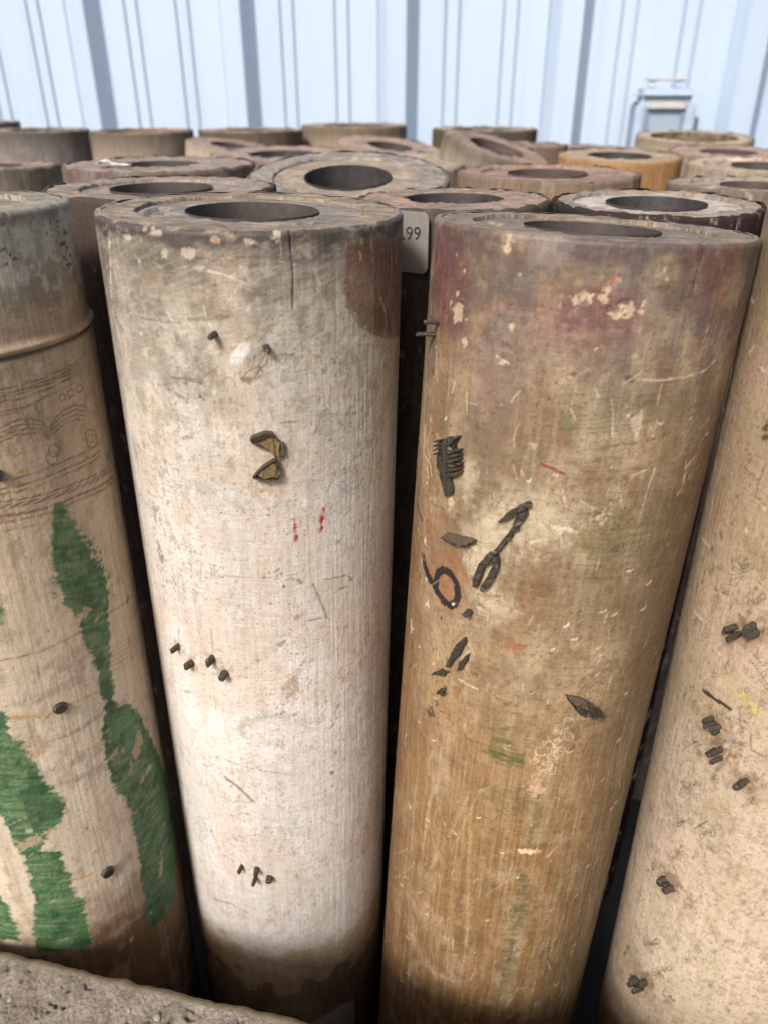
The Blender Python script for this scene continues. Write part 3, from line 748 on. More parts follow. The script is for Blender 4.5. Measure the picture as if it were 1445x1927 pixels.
    P.blob((1188, 712), 9, 8, alb(92, 62, 60), .7, .6)
    P.stroke([(1306, 860), (1290, 880), (1282, 920), (1275, 930)], 8, alb(206, 160, 128), .7, .9, .4); P.stroke([(1340, 790), (1320, 830), (1296, 900)], 7, alb(196, 160, 130), .6, 1., .5); P.stroke([(1304, 845), (1298, 900)], 3, alb(90, 62, 50), .6)
    for pts in ([(1150, 750), (1153, 780), (1151, 818)], [(1245, 720), (1236, 760)], [(1232, 880), (1215, 930), (1200, 985)], [(1222, 880), (1190, 895)], [(1236, 790), (1228, 820)], [(1118, 730), (1128, 750)], [(1058, 920), (1062, 945)], [(800, 800), (796, 850), (806, 870)], [(830, 830), (822, 850)],
                [(820, 650), (822, 720)], [(806, 845), (812, 900)], [(933, 670), (957, 684)], [(806, 900), (800, 860)], [(860, 700), (850, 740)]):
        P.stroke(pts, 3.2, alb(226, 200, 170), .75, .7, .3)
    P.stroke([(1016, 873), (1040, 882), (1060, 892)], 4, alb(136, 28, 36), .95, .3)
    # dry green brush marks
    GN = alb(76, 84, 50)
    for y in range(735, 1080, 8):
        x0 = 1090 + rng.integers(-40, 60); x1 = x0 + rng.integers(60, 190)
        if 800 < y < 930 and rng.random() < .55: continue
        P.stroke([(x0, y + 8), ((x0 + x1) / 2, y + 5), (x1, y - 6)], 2.2, GN, .55, .6, .35)
    P.poly([(1100, 740), (1330, 700), (1320, 790), (1180, 800), (1080, 770)], alb(104, 100, 68), .42, .01, .01, .4, .3)
    P.poly([(1090, 960), (1280, 930), (1270, 1010), (1180, 1050), (1090, 1080)], alb(104, 100, 62), .38, .01, .01, .4, 0, 0, .5)
    for k in range(10):
        y = 1172 + k * 5; P.stroke([(1195 + k * 3, y + 40), (1240, y + 18), (1270 + k % 3 * 4, y)], 2, alb(72, 76, 44), .5, .5, .3)
    P.poly([(938, 1365), (955, 1368), (966, 1400), (985, 1438), (940, 1430), (905, 1415), (925, 1400)], alb(78, 88, 46), .75, .003, .002, .2, 0, 0, .8)
    for k in range(9): P.stroke([(915 + k * 2, 1404 + k * 4), (985, 1420 + k * 3)], 2, alb(74, 84, 44), .6, .4, .3)
    for k in range(12): P.stroke([(872 + k * 4, 1466 + k * 6), (940, 1478 + k * 6), (1030 - k, 1486 + k * 5)], 2, alb(84, 88, 52), .45, .5, .4)
    P.poly([(1005, 1505), (1022, 1510), (1015, 1560), (995, 1600), (985, 1590), (1000, 1550)], alb(84, 88, 48), .6, .004, .004, .5, 0, 0, .5)
    P.poly([(975, 1640), (995, 1645), (985, 1730), (968, 1800), (955, 1870), (938, 1870), (950, 1780), (965, 1700)], alb(70, 78, 42), .7, .005, .004, .4, 0, 0, .5)
    P.poly([(1180, 1440), (1240, 1380), (1220, 1480), (1150, 1600), (1130, 1590)], alb(92, 98, 52), .4, .008, .008, .5)
    P.blob((1090, 1780), 70, 60, alb(102, 96, 62), .4, .8, .6)
    # pale rings round the brass pieces
    for c, rx, ry, a in (((915, 1010), 38, 60, -.5), ((880, 900), 18, 40, 0), ((930, 1140), 36, 26, 0), ((1000, 980), 70, 60, 0), ((905, 1085), 30, 40, 0), ((870, 1230), 14, 26, 0)):
        P.blob(c, rx, ry, alb(222, 206, 176), .46, .22, .75, a, 0, .25)
    P.blob((848, 945), 9, 14, alb(206, 184, 150), .8, .4)
    # orange stain and the black number 6
    P.poly([(810, 1040), (850, 1030), (868, 1060), (882, 1085), (880, 1120), (868, 1150), (850, 1165), (835, 1150), (815, 1110), (800, 1070)], alb(150, 96, 64), .5, .003, .003, .2)
    P.poly([(800, 960), (840, 970), (835, 1020), (805, 1020)], alb(150, 96, 64), .35, .005, .005, .2)
    six = [(796, 1049), (799, 1066), (806, 1084), (820, 1108), (834, 1130), (846, 1141), (854, 1138), (861, 1122), (860, 1102), (852, 1086), (842, 1076), (832, 1073), (824, 1078), (820, 1090), (820, 1104), (822, 1113)]
    P.stroke(six, 15.5, alb(36, 32, 32), .97, .35, .12)
    P.blob((852, 1137), 4, 2.5, alb(220, 210, 196), .9, .3, .2, .5)
    P.blob((830, 1163), 3, 6, alb(48, 40, 36), .8, .4); P.blob((846, 1140), 5, 4, alb(36, 32, 32), .9)
    P.stroke([(774, 1180), (775, 1215), (774, 1250), (769, 1256)], 3, alb(44, 38, 36), .9, .3); P.stroke([(785, 945), (789, 965), (794, 980)], 5, alb(46, 42, 38), .9, .3)
    P.stroke([(774, 1165), (773, 1190)], 6, alb(232, 222, 208), .9, .5); P.stroke([(777, 1040), (783, 1075)], 3, alb(60, 56, 40), .6)
    P.blob((800, 1012), 6, 8, alb(240, 206, 170), .9, .4); P.blob((804, 1138), 9, 9, alb(226, 196, 166), .8, .8)
    P.blob((968, 1215), 17, 15, alb(150, 98, 76), .7, .4, .2); P.stroke([(898, 1118), (920, 1122), (940, 1122)], 6, alb(150, 112, 84), .7, .3)
    P.stroke([(863, 1279), (885, 1290), (898, 1298)], 3, alb(226, 214, 190), .8); P.stroke([(852, 1100), (858, 1108)], 2, alb(44, 38, 36), .5)
    for x, y in ((820, 1326), (813, 1335), (806, 1340), (815, 1345), (820, 1318)): P.blob((x, y), 5, 4, alb(66, 52, 42), .7, .7)
    P.blob((966, 890), 20, 12, alb(166, 124, 108), .4, .8); P.blob((905, 700), 8, 8, alb(104, 62, 58), .3)
    for x, y in ((1040, 690), (1050, 745), (1060, 800), (1062, 790)): P.blob((x, y), 7, 6, alb(112, 122, 84), .5, .7)
    P.blob((1078, 705), 4, 4, alb(122, 60, 56), .8)
    # scribble of pale gouges
    for k in range(46):
        x = rng.uniform(1000, 1072); y = 1375 + (1072 - x) * .9 + rng.uniform(-22, 42)
        a0 = rng.uniform(0, 6.3); P.stroke([(x + 9 * math.cos(a0 + t), y + 9 * math.sin(a0 + t)) for t in (0, .8, 1.6, 2.4)], 2, alb(226, 196, 158), .55, .4)
    P.blob((1010, 1485), 14, 12, alb(216, 176, 146), .6, .8)
    fl = (R_(-100), R_(70)); PALE = alb(230, 212, 186)
    P.crescents(60, PALE, fl, (0.17, 0.66), (0.0012, 0.0026))
    P.nicks(110, [PALE, alb(216, 190, 156)], fl, (0.17, 0.73), (0.0004, 0.0012), .55)
    P.nicks(520, [alb(84, 62, 44), alb(110, 84, 56)], fl, (0.17, 0.72), (0.0004, 0.0010), .6)
    P.scratches(170, [PALE], fl, (0.17, 0.70), (0.003, 0.014), (1.3, .5), alpha=.45)
    P.scratches(160, [alb(92, 72, 54)], fl, (0.17, 0.73), (0.003, 0.012), (.5, 1.), alpha=.4); P.scratches(50, [alb(76, 60, 44)], fl, (0.17, 0.7), (0.003, 0.01), (.2, .6), alpha=.5)
    for pts in ([(880, 1500), (840, 1580), (800, 1650)], [(900, 1490), (850, 1600)], [(885, 1560), (880, 1700), (876, 1780)], [(830, 1450), (806, 1520)], [(812, 1480), (800, 1560), (795, 1590)], [(1050, 1720), (1036, 1790)], [(1060, 1720), (1044, 1770)], [(820, 1830), (862, 1850)]):
        P.stroke(pts, 5, alb(214, 186, 146), .3, .9, .3, 0, .6)
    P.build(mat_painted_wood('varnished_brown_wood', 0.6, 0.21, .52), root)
    L = ro.L
    M_end = mat_end_wood('brown_end_wood', alb(146, 130, 114), alb(98, 84, 72), alb(182, 166, 148), -0.1, 2)
    disc('end_face', 0.0622, 0.0814, L - 0.0004, M_end, root, 26, 260, top_noise(301, 0.0016), .004)
    disc('core', 0.0354, 0.0630, L - 0.0024, mat_end_wood('brown_core_wood', alb(140, 126, 112), alb(92, 80, 70), alb(176, 160, 142), -0.2, 6), root, 30, 260,
         top_noise(331, 0.0012, [(R_(-112), R_(-78), 0.046, 0.056, 0.003), (R_(30), R_(60), 0.057, 0.0605, 0.002)]))
    lathe('bore', bore_profile(0.0354, L - 0.0012), M_bore, root, 96)
    for p, l, r in (((826, 606), .008, 4.5), ((819, 629), .009, 5), ((884, 1150), .006, 6.5), ((831, 1298), .004, 4), ((838, 1296), .004, 4), ((836, 1303), .003, 5)):
        pin(ro, p, root, r, l)
    # brass comb
    comb = relief_piece(ro, [(828, 860), (836, 832), (850, 820), (862, 822), (858, 860), (858, 885), (850, 900), (856, 928), (842, 934), (836, 905), (826, 880)], .003, M_brassg, root, 'brass_comb', jag=.0003)
    for k in range(6):
        y = 848 + k * 8.5; relief_strip(ro, [(846, y + 3), (858, y), (872, y - 4)], 5.5, .0052, M_brass, comb, 'comb_tooth')
    for k in range(4):
        y = 826 + k * 8; relief_strip(ro, [(826, y + 4), (838, y)], 5, .0052, M_brass, comb, 'comb_tooth')
    relief_strip(ro, [(862, 846), (852, 838), (864, 822), (868, 820)], 4, .0055, M_brass, root, 'brass_edge')
    # blade, leaf, stem and loop
    relief_piece(ro, [(837, 1008), (844, 1001), (862, 1006), (884, 1010), (896, 1015), (884, 1023), (868, 1025), (850, 1019)], .0035, M_feltd, root, 'felt_blade', jag=.0003)
    relief_strip(ro, [(836, 1009), (852, 1019), (868, 1025), (884, 1024), (897, 1016)], 2.5, .0045, M_brass, root, 'brass_edge')
    relief_piece(ro, [(938, 980), (955, 962), (975, 950), (998, 942), (1001, 948), (990, 955), (972, 964), (955, 974)], .0045, M_brass, root, 'brass_leaf', jag=.0003)
    relief_piece(ro, [(972, 966), (994, 956), (993, 968), (980, 978), (966, 984)], .003, M_brassg, root, 'brass_leaf', jag=.0003)
    relief_strip(ro, [(988, 968), (975, 982), (962, 1000), (947, 1020), (936, 1034), (930, 1042)], 8, .0045, M_brass, root, 'brass_stem')
    for x, y in ((975, 992), (962, 1008), (950, 1022), (942, 1030)): pin(ro, (x, y), root, 4, .0035)
    relief_strip(ro, [(899, 1100), (903, 1080), (912, 1058), (926, 1042), (936, 1046), (936, 1062), (928, 1082), (918, 1096), (911, 1107)], 11, .0058, M_brass, root, 'brass_loop')
    # slivers and the leaf lower down
    relief_piece(ro, [(877, 1196), (880, 1205), (868, 1230), (850, 1250), (842, 1254), (852, 1232), (862, 1210)], .0042, M_brassg, root, 'brass_sliver', jag=.0003)
    relief_piece(ro, [(884, 1227), (882, 1240), (872, 1256), (863, 1260), (870, 1242)], .004, M_brassg, root, 'brass_sliver', jag=.0003)
    relief_piece(ro, [(814, 1268), (832, 1258), (846, 1262), (838, 1272)], .002, M_brass, root, 'brass_sliver', jag=.0003)
    relief_piece(ro, [(1064, 1307), (1080, 1308), (1104, 1316), (1118, 1326), (1134, 1346), (1126, 1352), (1106, 1346), (1090, 1340), (1078, 1326)], .003, M_feltd, root, 'felt_leaf', jag=.0004)
    relief_piece(ro, [(1078, 1322), (1092, 1328), (1102, 1334), (1098, 1340), (1088, 1338)], .0042, M_brassg, root, 'brass_leaf', jag=.0001)
    relief_strip(ro, [(1063, 1306), (1076, 1322), (1086, 1336), (1098, 1342)], 3, .0048, M_brass, root, 'brass_edge')
    for k in range(4): relief_strip(ro, [(1102 + k * 7, 1318 + k * 4), (1108 + k * 7, 1346 - k)], 3.5, .0052, M_brass, root, 'comb_tooth')
brown_roller()

# ------------------------------------------------------------------ front roller: green painted one on the left
def green_roller():
    ro = Roller((-0.2441, 0.4114, 0.7535), 0.0085, 0.0265, 0.0825)
    root = front_root(ro, 'front roller with worn green leaf shapes and a raised ridge')
    P = Paint(ro, R_(-22), R_(126), 345, 640, seed=3)
    zr = ro.hit(100, 648)[1]; dr = ro.L - zr                           # depth of the ridge below the upper end
    P.cols_zone([(0, (150, 140, 122)), (0.01, (168, 162, 146)), (0.04, (166, 160, 144)), (dr * .55, (158, 146, 126)), (dr * .8, (182, 162, 140)), (dr, (174, 154, 132)), (dr + .004, (180, 158, 134)),
                 (dr + .05, (198, 175, 147)), (dr + .15, (220, 200, 172)), (dr + .25, (226, 210, 186)), (dr + .36, (220, 202, 178)), (dr + .42, (120, 92, 66)), (.7, (80, 60, 46))])
    U, V = P.U, P.V; D = ro.L - V; F = (slice(None), slice(None)); big = fbm(U, V, .04, .06, 13, 4) - .5
    P.C *= (1 + .35 * big)[..., None]
    P.lay(F, sst(.54, .7, fbm(U, V, .007, .009, 27, 5)) * .3, alb(116, 94, 72))
    P.lay(F, sst(.54, .7, fbm(U, V, .02, .02, 29, 5)) * .35, alb(204, 182, 152))
    P.lay(F, sst(.5, .64, fbm(U, V, .004, .07, 23, 4)) * .16 * sst(dr, dr + .02, D), alb(208, 186, 150))
    P.lay(F, sst(.52, .66, fbm(U, V, .004, .05, 33, 4)) * .2, alb(128, 104, 80))
    # lichen-like grey coat on top, ragged lower edge
    edge = (P.n1 * .045)
    zt = ro.L - ro.hit(60, 535)[1]
    coat = 1 - sst(zt - .004, zt + .001, D + edge)
    P.lay(F, coat * .85, alb(204, 198, 180)); P.lay(F, coat * sst(.5, .64, fbm(U, V, .008, .014, 43, 5)) * .45, alb(132, 126, 110))
    P.lay(F, coat * sst(.60, .68, fbm(U, V, .0022, .0022, 53, 3)) * sst(.32, .5, fbm(U, V, .02, .02, 57, 3)) * .9, alb(46, 44, 40))
    P.lay(F, np.exp(-((D + edge - zt + .003) / .002) ** 2) * .6, alb(200, 194, 178))
    P.lay(F, (1 - sst(.003, .008, D + P.n1 * .01)) * .6, alb(112, 100, 86))
    P.blob((75, 640), 32, 18, alb(178, 146, 118), .55, .8, .4); P.blob((147, 545), 6, 11, alb(186, 176, 160), .8, .3)
    P.blob((70, 690), 9, 10, alb(206, 198, 184), .8, .6); P.stroke([(85, 585), (112, 580)], 4, alb(206, 194, 176), .6, .7, .3)
    # scribed pattern
    LN = alb(98, 74, 54); RD = alb(128, 60, 64)
    def line(pts, w=2.3, c=LN, a=.85): P.stroke(pts, w, c, a, .2, .06)
    for y in (0, 8, 14, 24): line([(0, 733 + y), (40, 726 + y), (90, 708 + y), (135, 686 + y)])
    line([(0, 778), (50, 765), (95, 742), (140, 722)]); line([(0, 783), (30, 776), (80, 752)], 1.8, LN, .4)
    for k in range(4):
        y = k * 9; line([(0, 806 + y), (30, 792 + y), (60, 788 + y), (80, 794 + y - k * 2), (92, 808 + y - k * 3), (102, 790 + y - k), (120, 772 + y), (142, 762 + y), (160, 764 + y)])
    for x, y in ((74, 765), (118, 748), (134, 740), (150, 731)):
        line([(x + 6 * math.cos(t), y + 7 * math.sin(t)) for t in np.linspace(0, 6.3, 13)], 2)
    for x, y in ((103, 848), (98, 862), (172, 820), (174, 830)):
        line([(x + 11 * math.cos(t), y + 12 * math.sin(t)) for t in np.linspace(0, 6.3, 15)], 2)
    for y in (0, 8, 13): line([(0, 905 + y * 2), (60, 893 + y * 2), (130, 864 + y * 2), (190, 832 + y * 2)])
    for y in (0, 7, 12, 26): line([(0, 945 + y), (60, 936 + y), (140, 910 + y), (210, 872 + y)])
    for y in (0, 10): P.stroke([(0, 975 + y), (40, 968 + y), (90, 956 + y), (150, 930 + y), (215, 896 + y)], 4, RD, .6, .6, .3)
    P.stroke([(0, 1000), (60, 990), (130, 962)], 2.4, RD, .5, .4, .2)
    P.stroke([(0, 1243), (70, 1228), (140, 1196), (200, 1156), (250, 1120)], 3, alb(140, 66, 58), .7, .4, .2)
    for k in range(4): line([(95, 1278 + k * 6), (110, 1262 + k * 6), (140, 1248 + k * 6), (165, 1236 + k * 6)], 1.8, LN, .5)
    for k in range(6): line([(205, 1220 + k * 9), (235, 1205 + k * 9), (262, 1180 + k * 9)], 1.8, alb(110, 78, 62), .5)
    for k in range(3): P.stroke([(30, 1330 - k * 6), (90, 1312 - k * 5), (150, 1280 - k * 6)], 9, alb(150, 132, 128), .35, .9, .3, 0, .6)
    P.stroke([(45, 1406), (90, 1396), (140, 1378), (190, 1345)], 8, alb(112, 88, 90), .55, .8, .3, 0, .5); P.stroke([(95, 1452), (140, 1436), (195, 1400)], 14, alb(140, 118, 112), .4, .8, .3, 0, .6)
    P.stroke([(105, 1478), (150, 1466), (190, 1440)], 8, alb(134, 108, 100), .35, .8, .3, 0, .5); P.stroke([(36, 1406), (56, 1405)], 3, alb(140, 60, 56), .7)
    YE = alb(196, 146, 40)
    for pts in ([(10, 1350), (40, 1350), (88, 1345)], [(130, 1326), (155, 1316), (182, 1303)], [(132, 1656), (150, 1654), (174, 1644)], [(25, 893), (50, 884)]): P.stroke(pts, 6, YE, .75, .8, .3, 0, .3)
    # green leaves, worn with the grain across them
    G1, G2 = alb(46, 112, 62), alb(32, 86, 50)
    leaves = [[(102, 952), (116, 948), (130, 962), (150, 1000), (172, 1036), (196, 1068), (205, 1098), (203, 1150), (208, 1220), (216, 1300), (220, 1340), (200, 1342), (184, 1268), (168, 1222), (150, 1172), (122, 1132), (108, 1106), (98, 1040), (100, 990)],
              [(194, 1330), (214, 1318), (238, 1322), (262, 1340), (290, 1400), (322, 1500), (332, 1600), (326, 1700), (278, 1752), (266, 1640), (256, 1570), (238, 1510), (214, 1478), (204, 1440), (196, 1390)],
              [(-20, 1322), (6, 1344), (18, 1382), (44, 1400), (66, 1428), (84, 1470), (106, 1492), (122, 1502), (118, 1540), (106, 1560), (88, 1572), (78, 1600), (118, 1604), (126, 1640), (136, 1670), (150, 1690), (178, 1778), (66, 1792), (66, 1700), (52, 1630), (30, 1590), (8, 1552), (-20, 1500)],
              [(-20, 1130), (4, 1150), (4, 1170), (-20, 1180)], [(-20, 1640), (8, 1690), (40, 1770), (-20, 1770)]]
    cross = fbm(U, V + U * .35, .02, .0016, 83, 3) - .5
    for lf in leaves:
        P.poly(lf, G1, .92, .0016, .0012, .10, 0, 0, .10, .0065)
    g = sst(.0, .12, -(P.C[..., 0] - P.C[..., 1]))
    isg = (P.C[..., 1] > P.C[..., 0] * 1.25).astype(float)
    P.lay(F, isg * sst(.05, .2, cross) * .24, alb(140, 160, 118))
    P.lay(F, isg * sst(.05, .16, fbm(U, V + U * .3, .012, .0012, 85, 2) - .5) * .22, alb(172, 168, 132))
    P.lay(F, isg * sst(.5, .64, fbm(U, V, .010, .010, 98, 4)) * .55, alb(36, 70, 44)); P.lay(F, isg * sst(-.02, -.2, cross) * .6, G2)
    P.lay(F, isg * sst(.58, .68, fbm(U, V, .006, .006, 93, 4)) * .55, alb(86, 128, 84))
    for c, rx, ry, a in (((258, 1412), 24, 10, .9), ((218, 1418), 8, 8, 0), ((160, 1156), 12, 7, .3), ((188, 1160), 10, 4, .4), ((304, 1628), 6, 16, -.3), ((60, 1400), 16, 9, -.6), ((276, 1455), 12, 5, .3), ((70, 1415), 12, 8, -.5), ((60, 1584), 22, 8, .2), ((290, 1380), 5, 22, -.2)):
        P.blob(c, rx, ry, alb(196, 168, 138), .8, .8, .25, a)
    # loose bristles along the left edges
    for k in range(70):
        y = rng.uniform(955, 1130); x = 99 + rng.uniform(-2, 4); P.stroke([(x, y), (x + 8, y + rng.uniform(-3, 3))], 1.6, G1, .45, .5)
    for k in range(60):
        y = rng.uniform(1010, 1120); x = 165 + (y - 1010) * .36 + rng.uniform(-8, 14); P.blob((x, y), 3, 2, G2, .6, .6)
    fl = (R_(0), R_(120)); P.nicks(110, [alb(90, 70, 52), alb(116, 90, 66)], fl, (.2, ro.L - .05), (.0004, .0012), .6); P.nicks(60, [alb(222, 210, 190)], fl, (.2, ro.L - .05), (.0005, .0016), .6)
    P.scratches(40, [alb(222, 206, 180)], fl, (.2, ro.L - .06), (.004, .016), (.4, .4), alpha=.5); P.scratches(40, [alb(100, 76, 56)], fl, (.2, ro.L - .1), (.004, .02), (.1, .2), alpha=.4)
    def prof(d):
        return np.where(d < dr - .0025, -.0011, 0) + .0016 * np.exp(-((d - dr + .0026) / .0018) ** 2) - .0016 * np.exp(-((d - dr - .0012) / .0009) ** 2)
    P.lay(F, np.exp(-((D - dr - .0012) / .0012) ** 2) * .85, alb(44, 38, 34))
    P.build(mat_painted_wood('green_leaf_wood', .4, .15, .6), root, prof=prof)
    L = ro.L
    disc('end_face', .0595, .0797, L - .0004, mat_end_wood('lichen_end_wood', alb(158, 148, 132), alb(104, 96, 84), alb(190, 180, 162), .6, 3), root, 26, 240, top_noise(401, .0020), .004)
    disc('core', .036, .0605, L - .0026, mat_end_wood('pale_core_wood', alb(150, 140, 126), alb(104, 94, 82), alb(184, 172, 154), .9, 8), root, 20, 200, top_noise(431, .0012))
    lathe('bore', bore_profile(.036, L - .0018), M_bore, root, 72)
    for p in ((113, 1331), (203, 1640), (-6, 893)): pin(ro, p, root, 12, .003, M_brassg)
green_roller()

# ------------------------------------------------------------------ front roller: scribed one on the right
def scribed_roller():
    ro = Roller((0.2627, 0.3673, 0.755), 0.0018, 0.0312, 0.0825)
    root = front_root(ro, 'pale tan front roller covered in fine scribed flower outlines and brass pins')
    P = Paint(ro, R_(-134), R_(10), 330, 640, seed=4)
    P.cols_zone([(0, (130, 114, 92)), (.02, (150, 130, 102)), (.08, (176, 150, 118)), (.16, (190, 162, 130)), (.25, (200, 176, 146)), (.34, (208, 186, 158)), (.45, (216, 194, 166)), (.54, (206, 182, 150)), (.6, (130, 106, 80)), (.7, (90, 72, 56))])
    U, V = P.U, P.V; D = ro.L - V; F = (slice(None), slice(None)); P.C *= (1 + .3 * (fbm(U, V, .04, .07, 14, 4) - .5))[..., None]
    P.C *= np.array([.97, 1.0, 1.06])
    P.lay(F, sst(.54, .7, fbm(U, V, .007, .009, 26, 5)) * .3, alb(140, 116, 92)); P.lay(F, sst(.5, .66, fbm(U, V, .003, .06, 24, 4)) * .15, alb(160, 132, 100)); P.lay(F, sst(.52, .68, fbm(U, V, .03, .04, 34, 4)) * .25, alb(214, 184, 166))
    P.lay(F, sst(.54, .7, fbm(U, V, .02, .03, 44, 4)) * .25, alb(176, 164, 120)); P.lay(F, sst(.55, .68, fbm(U, V, .0022, .0022, 54, 3)) * .3, alb(128, 100, 74))
    LN = alb(104, 80, 62); GL = alb(88, 84, 66); rg = random.Random(3)
    def fl(cx, cy, r, n, c=LN, a=.5):
        for k in range(n):
            t = rg.uniform(0, 6.283); m = r * rg.uniform(.3, .95)
            P.stroke([(cx + .2 * m * math.cos(t), cy + .2 * m * math.sin(t)), (cx + m * math.cos(t - .25), cy + m * math.sin(t - .25)), (cx + m * 1.2 * math.cos(t), cy + m * 1.2 * math.sin(t)), (cx + m * math.cos(t + .25), cy + m * math.sin(t + .25)), (cx + .25 * m * math.cos(t), cy + .25 * m * math.sin(t))], 1.7, c, a, .2)
    for cx, cy, r, n in ((1352, 1115, 26, 8), (1400, 1080, 34, 9), (1345, 1070, 20, 7), (1420, 1140, 26, 8), (1365, 1250, 20, 7), (1310, 1400, 24, 8), (1300, 1480, 26, 8), (1385, 1400, 24, 8), (1420, 1495, 30, 9), (1345, 1455, 22, 8), (1225, 1640, 20, 7), (1270, 1610, 22, 7), (1300, 1700, 18, 6),
                         (1220, 1780, 24, 8), (1245, 1830, 22, 8), (1260, 1880, 20, 7), (1330, 1560, 26, 8), (1180, 1790, 14, 6), (1290, 1545, 20, 7)):
        fl(cx, cy, r, n, GL if n > 7 else LN)
    for pts in ([(1402, 845), (1415, 860), (1400, 880), (1428, 905), (1420, 935), (1440, 950)], [(1440, 870), (1428, 905)], [(1305, 1560), (1330, 1545)], [(1390, 1330), (1392, 1365), (1412, 1380), (1412, 1410), (1440, 1425)], [(1380, 1350), (1405, 1360)], [(1410, 1240), (1445, 1290)], [(1412, 1225), (1445, 1262)], [(1360, 560), (1372, 580)],
                [(1425, 1275), (1445, 1300)], [(1362, 1395), (1345, 1420), (1360, 1440)]):
        P.stroke(pts, 2.2, GL, .75, .3)
    for k in range(6): P.stroke([(1392 + k * 7, 1000 + k * 4), (1412 + k * 6, 1050), (1432 + k * 3, 1090)], 1.8, GL, .55)
    for k in range(34):
        x, y = rg.uniform(1290, 1440), rg.uniform(1140, 1450); P.stroke([(x + 4 * math.cos(t), y + 5 * math.sin(t)) for t in np.linspace(0, 6.3, 9)], 1.7, LN, .55)
    th = (R_(-120), R_(0)); P.curls(700, LN, th, (.16, .48), (.001, .004), .55); P.curls(120, GL, th, (.16, .46), (.001, .003), .5)
    P.stroke([(1322, 1299), (1345, 1316), (1372, 1333)], 6.5, alb(40, 38, 36), .95, .4)
    P.stroke([(1340, 1250), (1370, 1280), (1400, 1312)], 11, alb(186, 180, 112), .4, .8, .2, 0, .5); P.stroke([(1395, 1308), (1422, 1337)], 12, alb(204, 196, 92), .5, .7, .1, 0, .5)
    P.blob((1440, 800), 5, 9, alb(54, 48, 42), .8, .6); P.blob((1441, 824), 5, 7, alb(54, 48, 42), .8, .6)
    for pts in ([(1398, 575), (1412, 560), (1418, 570)], [(1408, 664), (1418, 650)], [(1440, 700), (1428, 690)], [(1320, 1010), (1332, 1028)], [(1305, 1150), (1320, 1165)]): P.stroke(pts, 4, alb(232, 218, 196), .8, .6)
    for c in ((1388, 1186), (1420, 1190), (1344, 1362), (1352, 1416), (1400, 1472), (1258, 1664), (1206, 1850)):
        P.blob(c, 34, 26, alb(140, 112, 84), .45, .4, .7); P.blob((c[0] + 8, c[1] - 8), 16, 12, alb(110, 82, 56), .5, .6, .5)
    P.nicks(500, [alb(110, 86, 62), alb(84, 66, 50)], th, (.16, ro.L - .03), (.0004, .0010), .6); P.nicks(90, [alb(232, 216, 192)], th, (.16, ro.L - .05), (.0004, .0014), .6)
    P.scratches(60, [alb(230, 212, 184)], th, (.2, ro.L - .04), (.004, .016), (1.2, .4), alpha=.5)
    P.build(mat_painted_wood('scribed_pale_wood', .5, .15, .6), root)
    L = ro.L
    disc('end_face', .0605, .0814, L - .0004, mat_end_wood('tan_end_wood', alb(150, 132, 108), alb(100, 84, 70), alb(186, 168, 144), .2, 5), root, 16, 200, top_noise(501, .0018), .004)
    disc('core', .036, .0615, L - .0026, mat_end_wood('tan_core_wood', alb(144, 130, 112), alb(98, 86, 74), alb(178, 162, 142), .5, 9), root, 16, 160, top_noise(531, .0012))
    lathe('bore', bore_profile(.036, L - .0016), M_bore, root, 72)
    for p, r, l in (((1384, 1179), 6, .007), ((1390, 1193), 6.5, .009), ((1378, 1186), 5, .006), ((1416, 1182), 11, .006), ((1424, 1192), 7, .007), ((1340, 1352), 6, .008), ((1346, 1361), 5, .010), ((1352, 1366), 6, .008), ((1350, 1374), 6, .005),
                    ((1346, 1412), 6, .008), ((1356, 1410), 6, .007), ((1356, 1426), 5, .009), ((1398, 1472), 6.5, .009), ((1404, 1468), 5, .006), ((1250, 1656), 8, .007), ((1264, 1670), 6.5, .007), ((1258, 1664), 5, .005), ((1198, 1843), 6, .007), ((1214, 1848), 6.5, .006), ((1208, 1858), 5.5, .008), ((1192, 1850), 5, .006)):
        pin(ro, p, root, r, l)
scribed_roller()

# ------------------------------------------------------------------ the rollers behind
def back_roller(c, a, b, Rr, core, hole, label, side, end, core_m, bore_m, seed, gap=True, loose=0.0):
    ro = Roller(c, a, b, Rr); root = front_root(ro, label); L = ro.L
    def wob(P, th):
        u = th * Rr
        n1 = fbm(u, u * 0, .012, 1, 600 + seed, 4) - .5
        P[:, :, :2] *= (1 + n1 * .03)[None, :, None]
        chip = fbm(u, u * 0, .005, 1, 640 + seed, 4); P[-3:, :, 2] -= (sst(.58, .8, chip) * .001)[None, :]
        P[1:, :, 2] += (n1 * .004)[None, :]
        return P
    prof = [(Rr, 0)] + [(Rr, z) for z in np.linspace(L * .45, L - .003, 14)] + [(Rr - .0004, L - .0012), (Rr - .0016, L), (Rr - .004, L)]
    lathe('body', prof, side, root, 128, wob)
    rc = core * Rr if core else hole * Rr
    disc('end_face', rc + .0004, Rr - .0025, L - .0003, end, root, 16, 160, top_noise(700 + seed, .0030), .004)
    if core:
        disc('core', hole * Rr, rc + .0012, L - .0024 + loose, core_m, root, 16, 160,
             top_noise(760 + seed, .0012, [(R_(200 + seed * 31), R_(236 + seed * 31), (hole * .6 + core * .4) * Rr, (hole * .2 + core * .8) * Rr, .002)]))
    lathe('bore', bore_profile(hole * Rr, L - .0006 + (loose if core else 0), .34), bore_m, root, 72)
    return ro, root

